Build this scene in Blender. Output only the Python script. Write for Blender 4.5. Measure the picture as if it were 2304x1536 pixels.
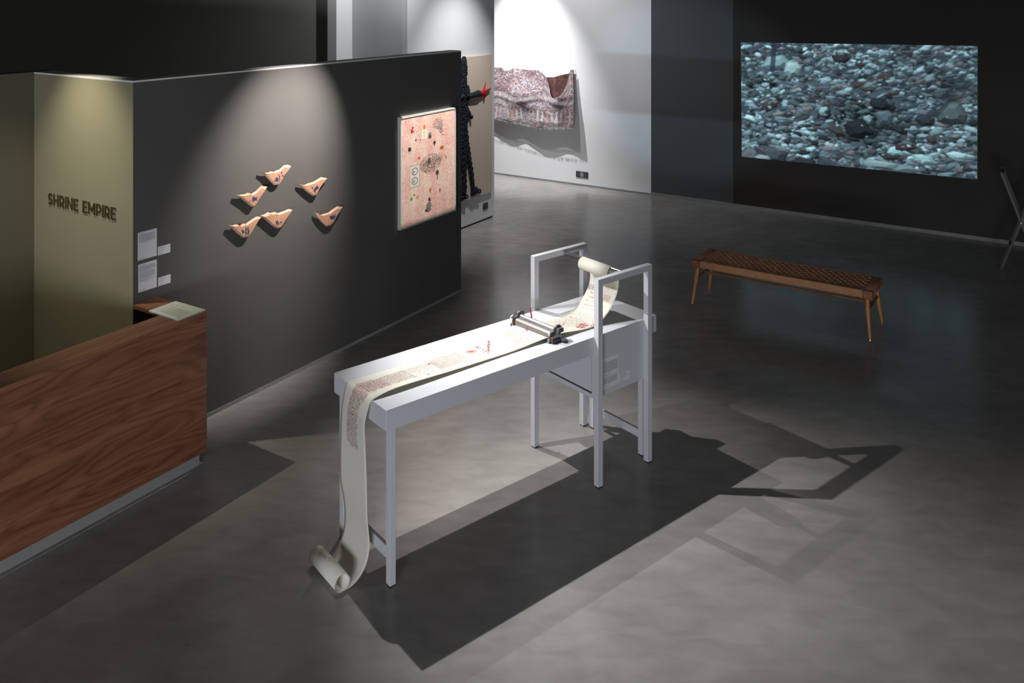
import bpy, bmesh, math, random
import numpy as np
from mathutils import Vector, Matrix
random.seed(7); rng = np.random.default_rng(7)
for o in list(bpy.data.objects): bpy.data.objects.remove(o)
S = bpy.context.scene; COL = S.collection
PI = math.pi

# ------------------------------------------------------------------ places measured in the room (metres)
TX, TY, YAW = -1.0501, 5.0335, .684            # white table: far left corner of its top and its direction
L, W, HT, HS, FH, PT, U1, U2 = 2.1667, .5948, .9722, .1145, 1.3535, .0406, 1.5595, 2.0768
WYAW, WX, WY, WH, WL, WT, BY = 1.0024, -.5501, 9.2237, 2.6015, 3.8881, .1486, 15.0648
cw, sw = math.cos(WYAW), math.sin(WYAW)
def tab(u, v, z=0.): c, s = math.cos(YAW), math.sin(YAW); return Vector((TX+u*c+v*s, TY+u*s-v*c, z))
def dw(x, out, z=0.): return Vector((WX+x*cw+out*sw, WY+x*sw-out*cw, z))      # dark wall: x to the far end, out into the room
def bw(t, out, z=0.): return Vector((t*sw-out*cw, BY-t*cw-out*sw, z))          # back wall
CORN = dw(-WL, 0)

# ------------------------------------------------------------------ camera, world, lights, exposure
cam = bpy.data.cameras.new('camera'); co = bpy.data.objects.new('camera', cam); COL.objects.link(co)
co.location = (0, 0, 3.2); co.rotation_euler = (PI/2, 0, 0)
cam.sensor_width = 36; cam.lens = 1918.535/2304*36; cam.shift_y = -(768+11.0845)/2304; cam.clip_end = 200
S.camera = co
vs = S.view_settings; vs.view_transform = 'Standard'; vs.look = 'None'; vs.gamma = 1; vs.exposure = 0; vs.use_curve_mapping = False
wd = bpy.data.worlds.new('world'); S.world = wd; wd.use_nodes = True
wd.node_tree.nodes['Background'].inputs[0].default_value = (.95, 1, 1.02, 1)
wd.node_tree.nodes['Background'].inputs[1].default_value = .016
def spot(name, loc, aim, watt, size, blend, color=(1, 1, 1), r=.012):
    l = bpy.data.lights.new(name, 'SPOT'); l.energy = watt; l.spot_size = math.radians(size); l.spot_blend = blend
    l.color = color; l.shadow_soft_size = r
    o = bpy.data.objects.new(name, l); COL.objects.link(o); o.location = loc
    o.rotation_euler = (Vector(aim)-Vector(loc)).to_track_quat('-Z', 'Y').to_euler(); return o
spot('spot_table', tab(1.3236, -1.053, 3.10), tab(1.45, .12, 0), 262, 62, 1, (1, .955, .935))
spot('spot_table', tab(.2987, -.5726, 2.9545), tab(1.3, 1.42, 0), 440, 66, 1, (1, .99, .98))
spot('spot_reception', (-3.42, 5.78, 3.35), (-3.22, 6.0, 1.7), 168, 72, 1, (1, .93, .74))
spot('spot_sculpture', dw(-2.12, 1.08, 3.22), dw(-2.52, 0, 1.84), 520, 56, 1, (1, .95, .90))
spot('spot_print', dw(-.605, 1.6, 4.0), dw(-.605, 0, 1.457), 620, 23, .1, (1, .98, .93), .003)
spot('spot_canvas', (.21, 10.84, 4.3), (-.62, 11.5, 1.7), 300, 62, 1, (.97, .98, 1))
spot('spot_recess', (-1.0, 9.5, 4.4), (-1.95, 10.8, 2.9), 180, 80, 1, (.96, .98, 1))
spot('spot_textile', bw(.25, 1.45, 4.7), bw(.35, 0, 1.35), 1250, 54, 1, (.97, .97, 1))
spot('spot_back_wall', bw(1.0, 2.0, 5.0), bw(1.1, 0, 1.7), 270, 105, 1, (.98, .98, 1))
spot('spot_upper_floor', (4, -10, 1.33), bw(3.35, 0, 1.75), 4200, 8, .5, (.50, .78, 1), .02)
al = bpy.data.lights.new('added_front_fill', 'AREA'); al.shape = 'RECTANGLE'; al.size = 5; al.size_y = 1.5; al.energy = 12; al.color = (.93, .97, 1.08)  # added fill behind the viewer, brightens faces turned this way
ao = bpy.data.objects.new('added_front_fill', al); COL.objects.link(ao); ao.location = (1.5, -3, 4.4); ao.rotation_euler = (Vector((.3, 6, .8))-ao.location).to_track_quat('-Z', 'Y').to_euler()
al = bpy.data.lights.new('added_low_fill', 'AREA'); al.shape = 'RECTANGLE'; al.size = 4; al.size_y = 1.4; al.energy = 560; al.color = (.95, .98, 1.06)  # added low fill, no real doorway; lifts the upright faces
ao = bpy.data.objects.new('added_low_fill', al); COL.objects.link(ao); ao.location = (-2.0, -5, 1.1); ao.rotation_euler = (Vector((-.3, 6, .75))-ao.location).to_track_quat('-Z', 'Y').to_euler()

# ------------------------------------------------------------------ helpers
def mat(name, col=(.8, .8, .8), rough=.5, metal=0., spec=.5, **k):
    m = bpy.data.materials.new(name); m.use_nodes = True; b = m.node_tree.nodes['Principled BSDF']
    b.inputs['Base Color'].default_value = (*col, 1); b.inputs['Roughness'].default_value = rough
    b.inputs['Metallic'].default_value = metal; b.inputs['Specular IOR Level'].default_value = spec
    return m
def nd(m, t, **k):
    n = m.node_tree.nodes.new(t)
    for a, v in k.items(): setattr(n, a, v)
    return n
def lk(m, a, b): m.node_tree.links.new(a, b)
def ramp(m, stops):
    r = nd(m, 'ShaderNodeValToRGB'); e = r.color_ramp.elements
    while len(e) < len(stops): e.new(.5)
    for i, (p, c) in enumerate(stops): e[i].position = p; e[i].color = (*c, 1)
    return r
def noise_mat(name, c1, c2, scale=3., rough=(.5, .6), bump=.0, bscale=80, detail=5, spec=.5, stretch=None, metal=0.):
    m = mat(name, c1, rough[0], metal, spec); b = m.node_tree.nodes['Principled BSDF']
    tc = nd(m, 'ShaderNodeTexCoord'); mp = nd(m, 'ShaderNodeMapping'); lk(m, tc.outputs['Object'], mp.inputs[0])
    if stretch: mp.inputs['Scale'].default_value = stretch
    n = nd(m, 'ShaderNodeTexNoise'); n.inputs['Scale'].default_value = scale; n.inputs['Detail'].default_value = detail
    lk(m, mp.outputs[0], n.inputs[0]); r = ramp(m, [(.3, c1), (.7, c2)]); lk(m, n.outputs[0], r.inputs[0]); lk(m, r.outputs[0], b.inputs['Base Color'])
    mr = nd(m, 'ShaderNodeMapRange'); mr.inputs[3].default_value, mr.inputs[4].default_value = rough; lk(m, n.outputs[0], mr.inputs[0]); lk(m, mr.outputs[0], b.inputs['Roughness'])
    if bump:
        n2 = nd(m, 'ShaderNodeTexNoise'); n2.inputs['Scale'].default_value = bscale; lk(m, mp.outputs[0], n2.inputs[0])
        bp = nd(m, 'ShaderNodeBump'); bp.inputs['Strength'].default_value = bump; bp.inputs['Distance'].default_value = .002
        lk(m, n2.outputs[0], bp.inputs['Height']); lk(m, bp.outputs[0], b.inputs['Normal'])
    return m
def attr_mat(name, rough=.9, emit=0., spec=.1):
    m = mat(name, (.5, .5, .5), rough, 0, spec); b = m.node_tree.nodes['Principled BSDF']
    a = nd(m, 'ShaderNodeAttribute', attribute_name='Col')
    if emit: 
        lk(m, a.outputs['Color'], b.inputs['Emission Color']); b.inputs['Emission Strength'].default_value = emit
        b.inputs['Base Color'].default_value = (.01, .01, .01, 1)
    else: lk(m, a.outputs['Color'], b.inputs['Base Color'])
    return m
class MB:
    def __init__(s): s.v = []; s.f = []; s.mi = []
    def add(s, vs, fs, mi=0):
        n = len(s.v); s.v += [tuple(p) for p in vs]; s.f += [tuple(i+n for i in f) for f in fs]; s.mi += [mi]*len(fs); return s
    def box(s, a, b, mi=0):
        (x0, y0, z0), (x1, y1, z1) = [min(p, q) for p, q in zip(a, b)], [max(p, q) for p, q in zip(a, b)]
        return s.hexa([(x0, y0, z0), (x1, y0, z0), (x1, y1, z0), (x0, y1, z0)], [(x0, y0, z1), (x1, y0, z1), (x1, y1, z1), (x0, y1, z1)], mi)
    def hexa(s, lo, hi, mi=0):
        return s.add(list(lo)+list(hi), [(3, 2, 1, 0), (4, 5, 6, 7), (0, 1, 5, 4), (1, 2, 6, 5), (2, 3, 7, 6), (3, 0, 4, 7)], mi)
    def prism(s, poly, z0, z1, ax='z', mi=0):
        def P(x, y, h): return {'z': (x, y, h), 'y': (x, h, y), 'x': (h, x, y)}[ax]
        n = len(poly); vs = [P(x, y, z0) for x, y in poly]+[P(x, y, z1) for x, y in poly]
        fs = [tuple(range(n-1, -1, -1)), tuple(range(n, 2*n))]+[(i, (i+1) % n, n+(i+1) % n, n+i) for i in range(n)]
        return s.add(vs, fs, mi)
    def tube(s, pts, r, n=10, closed=False, cap=True, mi=0):
        pts = [Vector(p) for p in pts]; m = len(pts); rr = r if hasattr(r, '__len__') else [r]*m
        rings = []; up = None
        for i, p in enumerate(pts):
            a = pts[(i-1) % m] if (closed or i > 0) else p; b = pts[(i+1) % m] if (closed or i < m-1) else p
            t = (b-a).normalized()
            if up is None: up = Vector((0, 0, 1)) if abs(t.z) < .9 else Vector((1, 0, 0))
            x = t.cross(up)
            if x.length < 1e-4: x = t.cross(Vector((0, 1, .01)))
            x.normalize(); y = x.cross(t).normalized(); up = y
            rings.append([p+(x*math.cos(q)+y*math.sin(q))*rr[i] for q in [2*PI*k/n for k in range(n)]])
        vs = [v for g in rings for v in g]; fs = []
        for i in range(m if closed else m-1):
            j = (i+1) % m
            for k in range(n): fs.append((i*n+k, i*n+(k+1) % n, j*n+(k+1) % n, j*n+k))
        if cap and not closed: fs += [tuple(range(n-1, -1, -1)), tuple((m-1)*n+k for k in range(n))]
        return s.add(vs, fs, mi)
    def build(s, name, m, parent=None, bevel=0., smooth=False, loc=None, rz=None, seg=2):
        me = bpy.data.meshes.new(name); me.from_pydata(s.v, [], s.f)
        for q in (m if isinstance(m, (list, tuple)) else [m]): me.materials.append(q)
        me.polygons.foreach_set('material_index', s.mi)
        bm = bmesh.new(); bm.from_mesh(me); bmesh.ops.recalc_face_normals(bm, faces=bm.faces)
        if bevel: bmesh.ops.bevel(bm, geom=[e for e in bm.edges if len(e.link_faces) == 2 and e.calc_face_angle(0) > .5], offset=bevel, segments=seg, profile=.5, affect='EDGES')
        bm.to_mesh(me); bm.free()
        if smooth:
            me.polygons.foreach_set('use_smooth', [True]*len(me.polygons)); me.set_sharp_from_angle(angle=.7)
        o = bpy.data.objects.new(name, me); COL.objects.link(o)
        if parent: o.parent = parent
        if loc is not None: o.location = loc
        if rz is not None: o.rotation_euler = (0, 0, rz)
        return o
def tag(o, label=None, cat=None, group=None, kind=None):
    for k, v in dict(label=label, category=cat, group=group, kind=kind).items():
        if v: o[k] = v
    return o
def thing(name, loc, rz, label, cat, group=None):
    o = bpy.data.objects.new(name, None); COL.objects.link(o); o.location = loc; o.rotation_euler = (0, 0, rz); o.empty_display_size = .1
    return tag(o, label, cat, group)
def struct(o): o['kind'] = 'structure'; return o
def grid(name, P, C, m, parent=None, smooth=True, loc=None, rz=None, mask=None):
    ny, nx = P.shape[:2]; idx = np.arange(nx*ny).reshape(ny, nx)
    q = np.stack([idx[:-1, :-1], idx[:-1, 1:], idx[1:, 1:], idx[1:, :-1]], -1)
    if mask is not None: q = q[mask]
    q = q.reshape(-1, 4)
    me = bpy.data.meshes.new(name); me.vertices.add(nx*ny); me.vertices.foreach_set('co', P.reshape(-1).astype(np.float32))
    me.loops.add(len(q)*4); me.loops.foreach_set('vertex_index', q.reshape(-1).astype(np.int32))
    me.polygons.add(len(q)); me.polygons.foreach_set('loop_start', np.arange(0, len(q)*4, 4, dtype=np.int32))
    me.update(calc_edges=True); me.validate()
    if C is not None:
        a = me.color_attributes.new('Col', 'FLOAT_COLOR', 'POINT'); c = np.ones((ny*nx, 4), np.float32); c[:, :3] = C.reshape(-1, 3); a.data.foreach_set('color', c.reshape(-1))
    me.polygons.foreach_set('use_smooth', [smooth]*len(me.polygons)); me.materials.append(m)
    o = bpy.data.objects.new(name, me); COL.objects.link(o)
    if parent: o.parent = parent
    if loc is not None: o.location = loc
    if rz is not None: o.rotation_euler = (0, 0, rz)
    return o
def vnoise(h, w, cell, cellx=None):
    cellx = cellx or cell; gh, gw = int(h/cell)+3, int(w/cellx)+3; g = rng.random((gh, gw))
    y = np.arange(h)/cell; x = np.arange(w)/cellx; iy = y.astype(int); ix = x.astype(int); fy = y-iy; fx = x-ix
    fy = (fy*fy*(3-2*fy))[:, None]; fx = (fx*fx*(3-2*fx))[None]
    a = g[iy][:, ix]; b = g[iy][:, ix+1]; c = g[iy+1][:, ix]; d = g[iy+1][:, ix+1]
    return a*(1-fx)*(1-fy)+b*fx*(1-fy)+c*(1-fx)*fy+d*fx*fy
def srgb(r, g, b): return np.array([(x/255/12.92) if x/255 <= .04045 else ((x/255+.055)/1.055)**2.4 for x in (r, g, b)])

# ------------------------------------------------------------------ materials
M = {}
M['white'] = noise_mat('white_paint', (.50, .51, .54), (.515, .525, .555), 2, (.42, .5), .12, 160)
M['wall_white'] = noise_mat('wall_white_paint', (.74, .74, .74), (.78, .78, .78), 1.5, (.7, .8), .08, 60)
M['wall_shaded'] = noise_mat('wall_white_shaded', (.42, .42, .42), (.46, .46, .46), 1.5, (.7, .8), .08, 60)  # white wall paint darkened to stand in for the recess's shade
M['wall_dark'] = noise_mat('wall_charcoal_paint', (.080, .075, .069), (.088, .083, .077), 1.3, (.55, .7), .1, 50)
M['wall_dim'] = noise_mat('wall_soot_paint', (.40, .39, .35), (.43, .42, .38), 1.3, (.7, .8), .1, 50)
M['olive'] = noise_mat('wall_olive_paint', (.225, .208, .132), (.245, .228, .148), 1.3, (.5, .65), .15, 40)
M['olive_shaded'] = noise_mat('wall_olive_shaded', (.085, .08, .05), (.095, .09, .058), 1.3, (.6, .7), .15, 40)  # olive paint darkened to imitate the dim light in the niche
M['cap'] = noise_mat('wall_cap_paint', (.60, .60, .58), (.66, .66, .64), 3, (.6, .7))
M['slate'] = noise_mat('wall_slate_paint', (.062, .068, .074), (.068, .074, .08), 1.2, (.5, .6))
M['black'] = noise_mat('wall_black_paint', (.021, .0165, .012), (.025, .020, .015), 1.2, (.6, .7))
M['skirting'] = noise_mat('skirting_metal', (.20, .20, .20), (.26, .26, .26), 5, (.4, .5))
M['rubber'] = mat('black_rubber', (.012, .012, .012), .7)
M['gap'] = mat('dark_recess', (.02, .02, .02), .8)  # dark colour standing in for shade in gaps; also on the beam plate
def floor_mat():
    m = mat('polished_concrete', (.2, .2, .2), .35, 0, .28); b = m.node_tree.nodes['Principled BSDF']
    tc = nd(m, 'ShaderNodeTexCoord')
    def N(s, d, dist=0., st=(1, 1, 1)):
        mp = nd(m, 'ShaderNodeMapping'); mp.inputs['Scale'].default_value = st; mp.inputs['Rotation'].default_value = (0, 0, .5); lk(m, tc.outputs['Object'], mp.inputs[0])
        n = nd(m, 'ShaderNodeTexNoise'); n.inputs['Scale'].default_value = s; n.inputs['Detail'].default_value = d; n.inputs['Distortion'].default_value = dist; lk(m, mp.outputs[0], n.inputs[0]); return n
    n1 = N(.9, 7, .8); n2 = N(4.5, 8, .6, (1, 2.2, 1)); n3 = N(38, 4)
    r1 = ramp(m, [(.3, (.255, .239, .223)), (.52, (.298, .282, .266)), (.72, (.355, .340, .324))]); lk(m, n1.outputs[0], r1.inputs[0])
    r2 = ramp(m, [(.3, (.40, .40, .40)), (.7, (.60, .60, .60))]); lk(m, n2.outputs[0], r2.inputs[0])
    mx = nd(m, 'ShaderNodeMix', data_type='RGBA', blend_type='OVERLAY'); mx.inputs[0].default_value = .55; lk(m, r1.outputs[0], mx.inputs[6]); lk(m, r2.outputs[0], mx.inputs[7])
    # small dark drips and pale chips
    vo = nd(m, 'ShaderNodeTexVoronoi'); vo.inputs['Scale'].default_value = 2.6; lk(m, tc.outputs['Object'], vo.inputs[0])
    rd = ramp(m, [(.012, (0, 0, 0)), (.022, (1, 1, 1))]); lk(m, vo.outputs['Distance'], rd.inputs[0])
    mz = nd(m, 'ShaderNodeMix', data_type='RGBA', blend_type='MULTIPLY'); mz.inputs[0].default_value = .7; lk(m, mx.outputs[2], mz.inputs[6]); lk(m, rd.outputs[0], mz.inputs[7])
    mp3 = nd(m, 'ShaderNodeMapping'); mp3.inputs['Scale'].default_value = (1, 2.6, 1); mp3.inputs['Rotation'].default_value = (0, 0, .9); lk(m, tc.outputs['Object'], mp3.inputs[0])
    v3 = nd(m, 'ShaderNodeTexVoronoi'); v3.inputs['Scale'].default_value = 4.2; lk(m, mp3.outputs[0], v3.inputs[0]); r3 = ramp(m, [(.03, (1, 1, 1)), (.09, (0, 0, 0))]); lk(m, v3.outputs['Distance'], r3.inputs[0])
    n5 = N(.55, 2); r5 = ramp(m, [(.52, (0, 0, 0)), (.62, (1, 1, 1))]); lk(m, n5.outputs[0], r5.inputs[0]); n6 = N(60, 3); r6 = ramp(m, [(.45, (0, 0, 0)), (.6, (1, 1, 1))]); lk(m, n6.outputs[0], r6.inputs[0])
    q1 = nd(m, 'ShaderNodeMath', operation='MULTIPLY'); lk(m, r3.outputs[0], q1.inputs[0]); lk(m, r5.outputs[0], q1.inputs[1]); q2 = nd(m, 'ShaderNodeMath', operation='MULTIPLY'); lk(m, q1.outputs[0], q2.inputs[0]); lk(m, r6.outputs[0], q2.inputs[1])
    q3 = nd(m, 'ShaderNodeMath', operation='MULTIPLY'); q3.inputs[1].default_value = .75; lk(m, q2.outputs[0], q3.inputs[0])
    my = nd(m, 'ShaderNodeMix', data_type='RGBA'); my.inputs[7].default_value = (.06, .05, .045, 1); lk(m, q3.outputs[0], my.inputs[0]); lk(m, mz.outputs[2], my.inputs[6])
    lk(m, my.outputs[2], b.inputs['Base Color'])
    mr = nd(m, 'ShaderNodeMapRange'); mr.inputs[3].default_value = .14; mr.inputs[4].default_value = .30; lk(m, n2.outputs[0], mr.inputs[0]); lk(m, mr.outputs[0], b.inputs['Roughness'])
    bp = nd(m, 'ShaderNodeBump'); bp.inputs['Strength'].default_value = .06; bp.inputs['Distance'].default_value = .002; lk(m, n3.outputs[0], bp.inputs['Height']); lk(m, bp.outputs[0], b.inputs['Normal'])
    return m
M['floor'] = floor_mat()
def wood_mat(name, dark, mid, light, axis='X', rings=105., scale=1.):
    m = mat(name, mid, .42, 0, .4); b = m.node_tree.nodes['Principled BSDF']
    tc = nd(m, 'ShaderNodeTexCoord'); oi = nd(m, 'ShaderNodeObjectInfo')
    ad = nd(m, 'ShaderNodeVectorMath', operation='ADD'); cb = nd(m, 'ShaderNodeCombineXYZ')
    mu = nd(m, 'ShaderNodeMath', operation='MULTIPLY'); mu.inputs[1].default_value = 37.; lk(m, oi.outputs['Random'], mu.inputs[0])
    for i in range(3): lk(m, mu.outputs[0], cb.inputs[i])
    lk(m, tc.outputs['Object'], ad.inputs[0]); lk(m, cb.outputs[0], ad.inputs[1])
    def N(st, s, d=3, dist=0.):
        mp = nd(m, 'ShaderNodeMapping'); mp.inputs['Scale'].default_value = st; lk(m, ad.outputs[0], mp.inputs[0])
        n = nd(m, 'ShaderNodeTexNoise'); n.inputs['Scale'].default_value = s; n.inputs['Detail'].default_value = d; n.inputs['Distortion'].default_value = dist; lk(m, mp.outputs[0], n.inputs[0]); return n
    st = {'X': (.16, 1, 1), 'Y': (1, .16, 1), 'Z': (1, 1, .16)}[axis]
    a = N(st, 3.4*scale, 2, .25)
    mm = nd(m, 'ShaderNodeMath', operation='MULTIPLY'); mm.inputs[1].default_value = rings; lk(m, a.outputs[0], mm.inputs[0])
    sn = nd(m, 'ShaderNodeMath', operation='SINE'); lk(m, mm.outputs[0], sn.inputs[0])
    fs = {'X': (.035, 1, 1), 'Y': (1, .035, 1), 'Z': (1, 1, .035)}[axis]
    f = N(fs, 230*scale, 4)
    mr = nd(m, 'ShaderNodeMapRange'); mr.inputs[1].default_value = -1; lk(m, sn.outputs[0], mr.inputs[0])
    pw = nd(m, 'ShaderNodeMath', operation='POWER'); pw.inputs[1].default_value = .55; lk(m, mr.outputs[0], pw.inputs[0])
    k = nd(m, 'ShaderNodeMath', operation='MULTIPLY_ADD'); k.inputs[1].default_value = .36; lk(m, pw.outputs[0], k.inputs[0])
    q = nd(m, 'ShaderNodeMath', operation='MULTIPLY'); q.inputs[1].default_value = .85; lk(m, f.outputs[0], q.inputs[0]); lk(m, q.outputs[0], k.inputs[2])
    r = ramp(m, [(.12, dark), (.45, mid), (.85, light)]); lk(m, k.outputs[0], r.inputs[0])
    g = N(fs, 12*scale, 3); rg = ramp(m, [(.3, (.62, .60, .58)), (.7, (1.1, 1.1, 1.1))]); lk(m, g.outputs[0], rg.inputs[0])
    mx = nd(m, 'ShaderNodeMix', data_type='RGBA', blend_type='MULTIPLY'); mx.inputs[0].default_value = 1; lk(m, r.outputs[0], mx.inputs[6]); lk(m, rg.outputs[0], mx.inputs[7]); lk(m, mx.outputs[2], b.inputs['Base Color'])
    bp = nd(m, 'ShaderNodeBump'); bp.inputs['Strength'].default_value = .15; bp.inputs['Distance'].default_value = .001; lk(m, f.outputs[0], bp.inputs['Height']); lk(m, bp.outputs[0], b.inputs['Normal'])
    return m
M['oak'] = wood_mat('reddish_oak', (.05, .017, .008), (.175, .069, .034), (.25, .107, .055))
M['oakY'] = wood_mat('reddish_oak_return', (.05, .017, .008), (.175, .069, .034), (.25, .107, .055), 'Y')
M['teak'] = wood_mat('bench_teak', (.22, .08, .02), (.52, .21, .06), (.65, .30, .10), 'Z', 30, 2)
M['teakX'] = wood_mat('bench_teak_rail', (.10, .04, .018), (.24, .10, .042), (.34, .145, .065), 'X', 30, 2)
def paper_mat(name, col, trans=.22, tcol=(.8, .72, .42)):
    m = mat(name, col, .75, 0, .2); b = m.node_tree.nodes['Principled BSDF']; out = m.node_tree.nodes['Material Output']
    t = nd(m, 'ShaderNodeBsdfTranslucent'); t.inputs[0].default_value = (*tcol, 1)
    x = nd(m, 'ShaderNodeMixShader'); x.inputs[0].default_value = trans
    lk(m, b.outputs[0], x.inputs[1]); lk(m, t.outputs[0], x.inputs[2]); lk(m, x.outputs[0], out.inputs[0]); return m
M['scroll'] = paper_mat('cream_paper', (.72, .70, .62), .2)
M['paper'] = mat('white_card', (.62, .61, .64), .8, 0, .2)
M['sheet'] = paper_mat('pale_paper', (.60, .64, .58), .1)
M['ink_dark'] = mat('maroon_ink', (.21, .085, .095), .8, 0, .1)
M['ink_grey'] = mat('grey_ink', (.26, .20, .19), .8, 0, .1)
M['ink_red'] = mat('red_ink', (.36, .07, .085), .8, 0, .1)
M['print'] = mat('printed_grey', (.20, .20, .23), .8, 0, .1)
M['chrome'] = mat('chrome', (.75, .75, .77), .12, 1)
M['steel'] = noise_mat('brushed_aluminium', (.52, .51, .54), (.60, .59, .62), 20, (.25, .35), stretch=(1, .05, 1), metal=.85)
M['taupe'] = noise_mat('taupe_anodised', (.20, .17, .155), (.24, .21, .19), 20, (.35, .45), stretch=(1, .05, 1), metal=.35)
M['plastic'] = noise_mat('grey_plastic', (.045, .047, .05), (.07, .072, .076), 12, (.4, .5))
M['plastic2'] = mat('light_grey_plastic', (.24, .25, .26), .45)
M['copper'] = mat('copper_contacts', (.30, .12, .06), .45, .5)
M['redplastic'] = mat('red_plastic', (.35, .012, .03), .35)
M['blueplastic'] = mat('blue_grey_plastic', (.10, .14, .20), .4)
M['brass'] = mat('dark_brass', (.085, .055, .02), .4, .5)

# ------------------------------------------------------------------ the setting
struct(MB().box((-9, -1.5, -.1), (13, 21, 0)).build('floor', M['floor']))
RW = WYAW; RB = WYAW-PI/2
# dark partition wall, olive end wall, their pale caps
o = MB().box((0, 0, 0), (WL-.0, WT, WH-.012), 0).build('wall_left', [M['wall_dark'], M['olive']], loc=CORN, rz=RW); struct(o)
for p in o.data.polygons:
    if p.normal.x < -.9: p.material_index = 1
struct(MB().box((-1.274, 0, 0), (-WT, WT, WH-.012)).build('wall_reception', M['olive'], loc=CORN, rz=RB))
struct(MB().prism([(0, 0), (WL, 0), (WL, WT), (0, WT)], WH-.012, WH).build('trim_1', M['cap'], loc=CORN, rz=RW))
struct(MB().box((-1.274, 0, WH-.012), (-WT, WT, WH)).build('trim_2', M['cap'], loc=CORN, rz=RB))
struct(MB().box((.2, -.008, 0), (WL, 0, .028)).build('baseboard_left', M['skirting'], loc=CORN, rz=RW))
# return wall of the reception niche, comes towards the viewer
oc = CORN+Vector((sw, -cw, 0))*-1.274
struct(MB().box((-4.2, 0, 0), (WT, .12, WH)).build('wall_niche', M['olive_shaded'], loc=oc, rz=RW))
# far walls left of the white partition: a staircase of vertical faces
P737 = Vector((-2.352, 10.87, 0)); P757 = Vector((-2.221, 10.79, 0)); P793 = Vector((-2.064, 11.03, 0)); PQ = Vector((-1.372, 10.59, 0)); PE = Vector((-.257, 12.326, 0))
struct(MB().box((-9, .06, 0), (0, .2, 4.6)).build('wall_far_left', M['wall_dim'], loc=P737, rz=RB))
struct(MB().box((0, 0, 0), (.156, .18, 4.6)).build('wall_column', M['wall_white'], loc=P737, rz=RB))
struct(MB().box((0, 0, 0), (.30, .1, 4.6)).build('wall_recess', M['wall_white'], loc=P757, rz=RW))
struct(MB().box((0, 0, 0), (.83, .1, 4.6)).build('wall_recess_back', M['wall_shaded'], loc=P793, rz=RB))
o = MB(); LP = (PE-PQ).length
o.box((-LP, 0, .024), (0, .15, 4.6)); struct(o.build('wall_partition', M['wall_white'], loc=PE, rz=RW))
struct(MB().box((-LP+.01, .02, 0), (-.012, .14, .024)).build('partition_gap_shade', M['gap'], loc=PE, rz=RW))  # dark strip painted as the shade in the gap under the partition
# back wall in three paints
B0 = bw(0, 0)
struct(MB().box((-4, 0, 0), (2.641, .2, 4.6)).build('wall_back', M['wall_white'], loc=B0, rz=RB))
struct(MB().box((2.641, 0, 0), (3.985, .2, 4.6)).build('wall_back_slate', M['slate'], loc=B0, rz=RB))
struct(MB().box((3.985, -.02, 0), (11.5, .2, 4.6)).build('wall_back_black', M['black'], loc=B0, rz=RB))
struct(MB().box((-4, -.014, 0), (2.641, 0, .03)).build('baseboard_back', M['skirting'], loc=B0, rz=RB))
struct(MB().box((2.641, -.014, 0), (3.985, 0, .05)).build('baseboard_back_slate', M['skirting'], loc=B0, rz=RB))
struct(MB().box((3.985, -.034, 0), (11.5, -.02, .05)).build('baseboard_back_black', M['skirting'], loc=B0, rz=RB))

# upper floor slab under the viewer, unseen plate added to cut the print spot's beam
struct(MB().box((-1.0, -3, 1.315), (9, .3, 1.6)).build('floor_upper', M['wall_dim']))
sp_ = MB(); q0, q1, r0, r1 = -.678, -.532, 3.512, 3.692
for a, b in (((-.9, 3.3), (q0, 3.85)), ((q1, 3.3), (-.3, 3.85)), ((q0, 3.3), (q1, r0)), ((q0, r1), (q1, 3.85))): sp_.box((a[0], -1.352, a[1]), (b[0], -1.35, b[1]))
struct(sp_.build('added_beam_plate', M['gap'], loc=dw(0, 0), rz=RW))

# ------------------------------------------------------------------ white display table with its frame and cabinet (local x = length, -y = towards viewer)
T = thing('display_table', tab(0, 0), YAW, 'long white painted table with tall open frame over a cabinet at its far end', 'table')
def tb(name, u0, u1, v0, v1, z0, z1, m='white', bevel=.0015, parent=T):
    return MB().box((u0, -v0, z0), (u1, -v1, z1)).build(name, M[m], parent, bevel)
tb('tabletop', 0, L, 0, W, HT-HS, HT)
for nm, u, v in (('leg', .029, .543), ('leg', .029, .012), ('leg', 2.07, .03), ('leg', 2.07, .512)):
    g = tb(nm, u, u+.038, v, v+.04, .008, HT-HS); f = tb('foot_pad', u+.002, u+.036, v+.002, v+.038, 0, .0075, 'rubber', 0, g)
tb('crossbar', .034, .055, .052, .543, .138, .206)
tb('crossbar', 2.078, 2.10, .07, .512, .115, .170)
for v0 in (-PT, W):
    for u0 in (U1, U2-PT):
        g = tb('frame_post', u0, u0+PT, v0, v0+PT, .008, FH-PT, 'white', 0); tb('foot_pad', u0+.003, u0+PT-.003, v0+.003, v0+PT-.003, 0, .0075, 'rubber', 0, g)
    tb('top_bar', U1, U2, v0, v0+PT, FH-PT, FH, 'white', 0)
cb = MB()   # cabinet carcase, open towards the left end
zb, zt, c0, c1 = .566, HT-HS-.0002, U1-.001, U2
cb.box((c0, 0, zb), (c1, -.02, zt)); cb.box((c0, -W+.02, zb), (c1, -W, zt)); cb.box((c0, -.02, zb), (c1, -W+.02, zb+.028)); cb.box((c1-.02, -.02, zb+.028), (c1, -W+.02, zt))
cb.box((c0, -W-.0001, zb), (U2+.0002, -W-.0009, HT-.0012)); cb.build('cabinet', M['white'], T)
tb('cabinet_door', c0+.004, c0+.022, .030, W-.031, zb+.038, zt-.006); tb('door_gap_shade', c0+.0225, c0+.026, .0205, W-.0205, zb+.0285, zt-.0005, 'gap', 0)  # dark sheet behind the door puts shade into the gaps around it
MB().tube([(1.836, .03, 1.3335), (1.836, -W-.005, 1.3335)], .0125, 20).build('rod', M['chrome'], T, smooth=True)

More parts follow.
